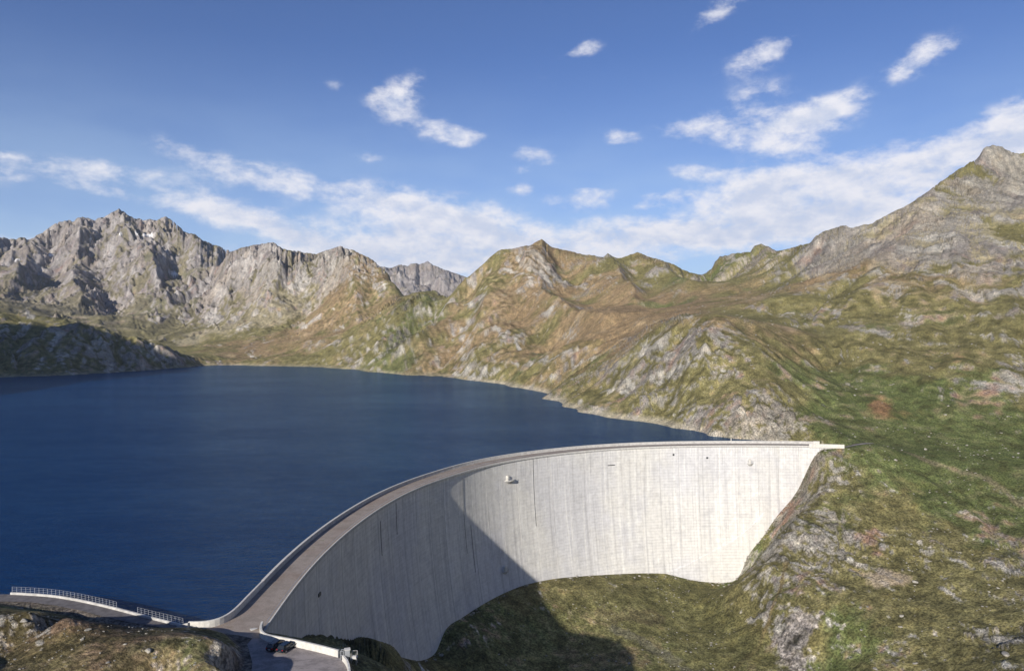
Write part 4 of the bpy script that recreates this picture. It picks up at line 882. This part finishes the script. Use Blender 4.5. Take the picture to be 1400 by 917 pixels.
# railing on the walkway wall
mb = MB(); acc_ = 0.0; pts_ = []
ds_ = np.r_[0, np.cumsum(np.hypot(*np.diff(kpath, axis=0).T))]; tot_ = ds_[-1]
rr = None; psm = bpy.data.meshes.new('post'); tb = MB().bar((0, 0, 0), (-0.30, 0.42, 1.15), 0.035, 5); psm.from_pydata(tb.v, [], tb.f); psm.materials.append(STEEL)
gap = (on_plane(161, 833, 0)[0], on_plane(186, 840, 0)[0])
segs = [[], []]
for dd_ in np.arange(0.3, tot_-0.3, 1.15):
    x = np.interp(dd_, ds_, kpath[:,0]); y = np.interp(dd_, ds_, kpath[:,1])
    if gap[0] < x < gap[1]: continue
    o = link(bpy.data.objects.new('post', psm)); o.parent = ww; o.location = (x, y, 0.42)
    segs[0 if x <= gap[0] else 1].append((x, y))
for sg in segs:
    mb = MB()
    for (x0, y0), (x1, y1) in zip(sg[:-1], sg[1:]):
        for f_ in (0.35, 0.68, 1.0): mb.bar((x0-0.30*f_, y0+0.42*f_, 0.42+1.15*f_), (x1-0.30*f_, y1+0.42*f_, 0.42+1.15*f_), 0.022, 4)
    mb.obj('rail', STEEL, ww)

# road sheets at the left bank
def sheet(name, P, z, mat, label):
    bm = bmesh.new(); f = bm.faces.new([bm.verts.new((p[0], p[1], z)) for p in P]); bmesh.ops.triangulate(bm, faces=[f]); bm.normal_update()
    for q in bm.faces:
        if q.normal.z < 0: q.normal_flip()
    me = bpy.data.meshes.new(name); bm.to_mesh(me); bm.free(); me.materials.append(mat); o = link(bpy.data.objects.new(name, me)); o['kind'] = 'structure'; o['label'] = label; return o
pe0 = facept(26, 0, -WID)[:2]
sheet('road', [on_plane(256,860,0), *FL[1:7], tuple(pe0), tuple(dpt(26)), tuple(dpt(0)), *[p for p in nwp[:3]], on_plane(356,872,0), on_plane(345,872,0), on_plane(325,868,0), on_plane(292,865,0)], 0.0, ROADM, 'pale brown junction where the dam road meets the lakeside track')
sheet('road', [p for p in SW]+[on_plane(256,860,0), on_plane(292,865,0), on_plane(250,861,0), on_plane(215,856,0), on_plane(180,850.5,0), on_plane(140,842,0), on_plane(110,834,0), on_plane(75,827,0), on_plane(40,822.5,0), on_plane(0,821.5,0), on_plane(-60,821.5,0), (-160,160), (-210,168)], -0.02, TRACKM, 'narrow grey lakeside track behind the knoll')
sheet('car_park', [on_plane(345,872,0), on_plane(356,872,0), *nwp[2:], on_plane(469,902.5,0), on_plane(476,912,0), on_plane(478,930,0), on_plane(478,960,0), on_plane(340,960,0), on_plane(345,905,0), on_plane(338,880,0)], 0.005, PARKM, 'gravel car park beside the left end of the dam, part sunlit and part shaded')

# steel cabinet and frame at the end of the white wall
cx, cy = on_plane(474, 901, 0)
cab = empty('steel_cabinet', (cx, cy, 0), 'grey steel cabinet with railing frame at the end of the white wall', 'cabinet')
MB().box((0.1, 0, 1.25), (0.9, 0.8, 1.3), 0.3).box((0.1, 0, 0.3), (0.5, 0.5, 0.6), 0.3).obj('cabinet', STEEL, cab)
MB().box((0.1, 0, 1.95), (1.1, 1.0, 0.08), 0.3).obj('lid', WALLC, cab)
mb = MB()
for x in (-1.1, -0.6): mb.bar((x, 0.3, 0), (x, 0.3, 1.7), 0.05).bar((x, -0.3, 0), (x, -0.3, 1.7), 0.05)
mb.bar((-1.1, 0.3, 1.7), (-0.6, 0.3, 1.7), 0.05).bar((-1.1, -0.3, 1.7), (-0.6, -0.3, 1.7), 0.05).bar((-1.1, -0.3, 0.9), (-0.6, -0.3, 0.9), 0.04); mb.obj('frame', STEEL, cab)
mb = MB().box((1.35, 0.1, 0.35), (1.1, 1.2, 0.12)).box((1.5, -0.3, 0.65), (0.7, 0.5, 0.45))
for x, y in ((0.9, -0.4), (1.85, -0.4), (0.9, 0.65), (1.85, 0.65)): mb.bar((x, y, -1.5), (x, y, 1.35), 0.04)
mb.bar((0.9, 0.65, 1.35), (1.85, 0.65, 1.35), 0.04).bar((1.85, -0.4, 1.35), (1.85, 0.65, 1.35), 0.04).obj('landing', GREYC, cab)

# ------------------------------------------------------------------ two parked cars
GLASS = pbr('car glass', (0.02, 0.025, 0.03), 0.08, 0, 0.6); TYRE = pbr('tyre rubber', (0.02, 0.02, 0.02), 0.85, build=mottled(6, .8, 1.2)); RIM = pbr('wheel rim', (0.5, 0.5, 0.52), 0.35, 0.8, build=mottled(8, .9, 1.05))
LAMP = pbr('clear lamp', (0.7, 0.72, 0.75), 0.12, 0.2, 0.6, build=mottled(9, .9, 1.05)); REDL = pbr('red lamp', (0.35, 0.02, 0.02), 0.2, build=mottled(9, .9, 1.05))
def car(loc, rz, paint, label):
    c = empty('parked_car', loc, label, 'car', 'cars parked against the white wall', rz)
    # body: stations along the length (x), profile half widths and heights
    st = [(-2.15,.62,.35,.72),(-2.05,.80,.28,.90),(-1.5,.86,.22,.98),(-0.6,.88,.20,.98),(0.5,.88,.20,.96),(1.2,.87,.22,.90),(1.85,.82,.25,.78),(2.12,.66,.32,.62)]
    V = []; Fc = []
    for x, hw, z0, z1 in st:
        zm = (z0+z1)/2
        for y, z in ((-hw*.8, z0), (-hw, zm-.08), (-hw*.98, z1-.12), (-hw*.86, z1), (0, z1+.03), (hw*.86, z1), (hw*.98, z1-.12), (hw, zm-.08), (hw*.8, z0)): V.append((x, y, z))
    k = 9
    for i in range(len(st)-1):
        for j in range(k): Fc.append((i*k+j, i*k+(j+1) % k, (i+1)*k+(j+1) % k, (i+1)*k+j))
    Fc.append(tuple(range(k))[::-1]); Fc.append(tuple((len(st)-1)*k+j for j in range(k)))
    body = meshobj('body', V, Fc, paint, c, smooth=False)
    # cabin: glass band with pillars and roof
    lo = [(-1.95, .74), (-1.2, .80), (0.2, .80), (1.05, .74)]; hi = [(-1.55, .60), (-0.9, .64), (0.0, .64), (0.35, .60)]
    V = []; Fc = []
    for (x, y), (x2, y2) in zip(lo, hi):
        V += [(x, -y, .93), (x2, -y2, 1.42), (x2, y2, 1.42), (x, y, .93)]
    for i in range(3):
        for j in range(3): Fc.append((i*4+j, i*4+j+1, (i+1)*4+j+1, (i+1)*4+j))
    Fc.append((0, 3, 2, 1)); Fc.append((12, 13, 14, 15)); meshobj('windows', V, Fc, GLASS, c)
    V = []; 
    for x, y in ((-1.6, .62), (-0.9, .66), (0.0, .66), (0.38, .60)): V += [(x, -y, 1.41), (x, -y*.85, 1.48), (x, y*.85, 1.48), (x, y, 1.41)]
    Fc = [(i*4+j, i*4+j+1, (i+1)*4+j+1, (i+1)*4+j) for i in range(3) for j in range(3)]+[(0, 3, 2, 1), (12, 13, 14, 15)]
    meshobj('roof', V, Fc, paint, c)
    mb = MB()
    for y in (-1, 1):
        for (x, yy), (x2, y2) in zip(lo, hi): mb.bar((x, y*yy*1.01, .92), (x2, y*y2*1.01, 1.43), 0.04, 4)
    mb.obj('pillars', paint, c)
    for x in (-1.32, 1.32):
        for y in (-.80, .80):
            wv = MB().bar((x, y-.1, .31), (x, y+.1, .31), .32, 14).obj('wheel', TYRE, c)
            MB().bar((x, y-.115, .31), (x, y+.115, .31), .19, 10).obj('rim', RIM, wv)
    for y in (-.62, .62):
        MB().box((2.03, y, .66), (.16, .30, .15)).obj('headlight', LAMP, c); MB().box((-2.08, y, .80), (.12, .24, .18)).obj('tail_light', REDL, c)
        MB().box((.72, y*1.55, 1.0), (.16, .18, .13)).obj('mirror', paint, c)
    MB().box((-2.13, 0, .62), (.04, .5, .12)).obj('number_plate', LAMP, c)
P1 = pbr('black car paint', (0.008, 0.008, 0.010), 0.18, 0.2, 0.6, build=mottled(5, .9, 1.1)); P2 = pbr('dark blue car paint', (0.012, 0.022, 0.035), 0.15, 0.3, 0.6, build=mottled(5, .9, 1.1))
a1 = on_plane(377.5, 885.5, 0); a2 = on_plane(392.5, 887.5, 0)
hd = math.atan2(0.92, 0.30)
car((a1[0], a1[1], 0.02), hd, P1, 'black parked car in the shade, left of the two by the white wall')
car((a2[0], a2[1], 0.02), hd-0.06, P2, 'dark blue parked car half in the sun, right of the two by the white wall')

# footpath leaving the right end of the dam
pp = [on_plane(px_q, 608.5-(px_q-1150)*0.03, 0) for px_q in range(1146, 1196, 6)]; V = []; Fc = []
for (x, y) in pp:
    for k_ in (-1.4, 1.4): V.append((x, y+k_, max(hz(x, y+k_), hz(x, y))+0.12))
for i in range(len(pp)-1): Fc.append((2*i, 2*i+2, 2*i+3, 2*i+1))
meshobj('path', V, Fc, PARKM, kind='structure', label='narrow grey footpath leaving the right end of the dam')
# survey pillar on the parapet
s = s_at(1006.5); p = facept(s, 0, -WID-0.05)
sp_ = empty('survey_pillar', (p[0], p[1], 1.45), 'tiny white survey pillar on the far parapet of the dam', 'pillar')
MB().bar((0, 0, 0), (0, 0, 1.0), 0.22, 8).obj('shaft', WALLC, sp_); MB().bar((0, 0, 1.0), (0, 0, 1.35), 0.42, 10).obj('cap', WALLC, sp_)

# ------------------------------------------------------------------ boulders and stones
STONE = pbr('pale stone', (0.33, 0.31, 0.27), 0.95, spec=0.15, build=mottled(0.8, 0.6, 1.2, 0.06))
def rock_verts(seed, r, flat=0.6, el_=1.5):
    rn = np.random.default_rng(seed); bm = bmesh.new(); bmesh.ops.create_icosphere(bm, subdivisions=2, radius=1.0)
    V = np.array([v.co[:] for v in bm.verts]); Fc = [tuple(v.index for v in f.verts) for f in bm.faces]; bm.free()
    for _ in range(9):
        n = rn.normal(size=3); n /= np.linalg.norm(n); dcut = rn.uniform(0.45, 0.8); d_ = V @ n; V -= np.outer(np.clip(d_-dcut, 0, None), n)
    V *= 1+rn.normal(size=(len(V), 1))*0.03; V *= np.array([el_, 1, flat])*r; return V, Fc
big = [(203, 891, 1.5, .8, 'pale pointed boulder standing on the grassy knoll'), (211, 898, .9, .5, 'flat whitish stone just right of the pointed boulder on the knoll'), (32, 853, 1.6, .6, 'long whitish rock on the left part of the knoll'),
       (121, 861, 1.1, .7, 'yellowish boulder below the dark hollow of the knoll'), (148, 905, .9, .4, 'small bright rock on the brown lower knoll'), (171, 881, .7, .5, 'small pale stone left of the pointed boulder on the knoll'),
       (1141, 626, 1.6, .9, 'round white boulder just below the right end of the dam'), (1251, 795, 1.9, .7, 'bright pale boulder on grass right of the tan rock slab'), (1266, 613, 1.7, .9, 'lone pale boulder on green slope right of the dam'),
       (1293, 686, 1.1, .8, 'small pale boulder on the bright green hillside'), (1233, 841, 1.2, .8, 'small round pale stone low on the hillside'), (1197, 913, 1.4, .6, 'white stone at the bottom edge of the picture'), (1252, 906, 1.2, .7, 'white stone near the bottom edge below the rock ribs'),
       (1376, 893, 2.2, .6, 'flat pale slab of rock near the lower right corner'), (1110, 842, 1.2, .6, 'small pale stone above the grey scree patch'), (1088, 834, 1.6, .7, 'tan boulder at the top of the grey scree patch')]
def hit(px, py):
    """where the line of sight of this picture point meets the ground"""
    dx, dz = (px-700)/F, -(py-458.5)/F; Y = 95.0
    while Y < 900:
        if CAMZ+dz*Y < hz(dx*Y, Y): return dx*Y, Y, hz(dx*Y, Y)
        Y += 0.7
    return None
for i, (px, py, r, fl, lb) in enumerate(big):
    r *= 0.42 if px < 400 else 0.6
    h_ = hit(px, py+2)
    if not h_: print('miss', px, py); continue
    V, Fc = rock_verts(100+i, r, fl); o = meshobj('boulder', V, Fc, STONE, smooth=False, label=lb, cat='boulder'); o.location = (h_[0], h_[1], h_[2]+r*fl*0.25); o.rotation_euler = (0, 0, i*1.3)
V, Fc = rock_verts(77, 0.8, 0.15); o = meshobj('stone_slab', V, Fc, WALLC, label='small white stone slab lying at the road junction', cat='stone'); xx = on_plane(346, 859.7, 0); o.location = (xx[0], xx[1], 0.05)
# loose stones strewn over the slopes: far too many to count
tv, tf = [], []
for q in range(6):
    rn = np.random.default_rng(q); bm = bmesh.new(); bmesh.ops.create_icosphere(bm, subdivisions=1, radius=1.0); v_ = np.array([v.co[:] for v in bm.verts]); f_ = np.array([[v.index for v in f.verts] for f in bm.faces]); bm.free()
    for _ in range(5):
        n = rn.normal(size=3); n /= np.linalg.norm(n); v_ -= np.outer(np.clip(v_ @ n-rn.uniform(.4, .75), 0, None), n)
    tv.append(v_); tf.append(f_)
def strew(name, label, cnt, box_, accept, r0, r1, mat, seed):
    rn = np.random.default_rng(seed); VV = []; FF = []; n = 0; got = 0
    X = rn.uniform(box_[0], box_[1], cnt*6); Yy = rn.uniform(box_[2], box_[3], cnt*6)
    cl = pn(X/22, Yy/22, 50)+0.6*pn(X/7, Yy/7, 51)
    for x, y, c_ in zip(X, Yy, cl):
        if got >= cnt: break
        if c_ < rn.uniform(-0.1, 0.75): continue
        z = hz(x, y)
        if not accept(x, y, z): continue
        r = r0*(r1/r0)**(rn.random()**2.2); q = rn.integers(6); th = rn.uniform(0, 6.28); cs, sn_ = math.cos(th), math.sin(th)
        v_ = tv[q]*np.array([r*rn.uniform(1, 1.6), r, r*rn.uniform(.4, .8)]); v_ = np.c_[v_[:,0]*cs-v_[:,1]*sn_+x, v_[:,0]*sn_+v_[:,1]*cs+y, v_[:,2]+z+r*0.12]
        VV.append(v_); FF.append(tf[q]+n); n += len(v_); got += 1
    VV = np.concatenate(VV); FF = np.concatenate(FF)
    meshobj(name, VV.tolist(), FF.tolist(), mat, label=label, kind='stuff')
nodam = lambda x, y: np.min(np.hypot(DC[::6,0]-x, DC[::6,1]-y)) > 5
strew('loose_stones', 'pale loose stones strewn over the hillside right of the dam', 1500, (95, 330, 180, 430), lambda x, y, z: y > 190+0*x and x/y < 0.85 and (y < 384 or x > 190) and nodam(x, y) and z > -69, 0.12, 0.85, STONE, 1)
strew('loose_stones', 'small stones scattered over the valley floor', 700, (-10, 100, 230, 360), lambda x, y, z: nodam(x, y) and x/y < 0.5 and z < -60, 0.12, 0.6, STONE, 2)
strew('loose_stones', 'whitish stones and rubble on the knoll by the car park', 1100, (-112, -48, 105, 152), lambda x, y, z: z > 1.2, 0.05, 0.30, STONE, 3)
strew('loose_stones', 'blocks and rubble on the far side of the dam and the right mountain', 1300, (40, 700, 400, 900), lambda x, y, z: z > 3, 0.3, 1.3, STONE, 4)
VV = []; FF = []; n = 0; rn = np.random.default_rng(9)
for _ in range(650):
    s_ = rn.uniform(110, DLEN-8); o_ = 0.3+abs(rn.normal())*2.4; g_ = ground_depth(s_)
    if rn.random() > (0.25+0.75*sstep(300, 345, s_)): continue
    p = facept(s_, g_, o_); z = hz(p[0], p[1]); q = rn.integers(6); r = 0.18+0.75*rn.random()**3; th = rn.uniform(0, 6.28); cs, sn_ = math.cos(th), math.sin(th)
    v_ = tv[q]*np.array([r*1.3, r, r*.7]); VV.append(np.c_[v_[:,0]*cs-v_[:,1]*sn_+p[0], v_[:,0]*sn_+v_[:,1]*cs+p[1], v_[:,2]+z+r*.15]); FF.append(tf[q]+n); n += len(v_)
meshobj('rubble', np.concatenate(VV).tolist(), np.concatenate(FF).tolist(), STONE, label='broken rubble lying along the foot of the dam wall', kind='stuff')
print('all built %.1f' % (time.time()-T0))

# ------------------------------------------------------------------ air
hz_m = bpy.data.materials.new('thin air haze'); hz_m.use_nodes = True; hn = hz_m.node_tree; hn.nodes.clear()
vo = hn.nodes.new('ShaderNodeVolumePrincipled'); vo.inputs['Color'].default_value = (0.80, 0.88, 1.0, 1); vo.inputs['Density'].default_value = 3.2e-5; vo.inputs['Anisotropy'].default_value = 0.2
ho = hn.nodes.new('ShaderNodeOutputMaterial'); hn.links.new(vo.outputs[0], ho.inputs['Volume'])
zlo = float(H.min())-30; zhi = max(float(H.max())+20, 90)
hb = MB().box((0, 0, (zlo+zhi)/2), (17000, 17000, zhi-zlo)); meshobj('haze', hb.v, hb.f, hz_m, kind='stuff', label='thin blue mountain air over the whole valley')
print('z range', zlo, zhi)
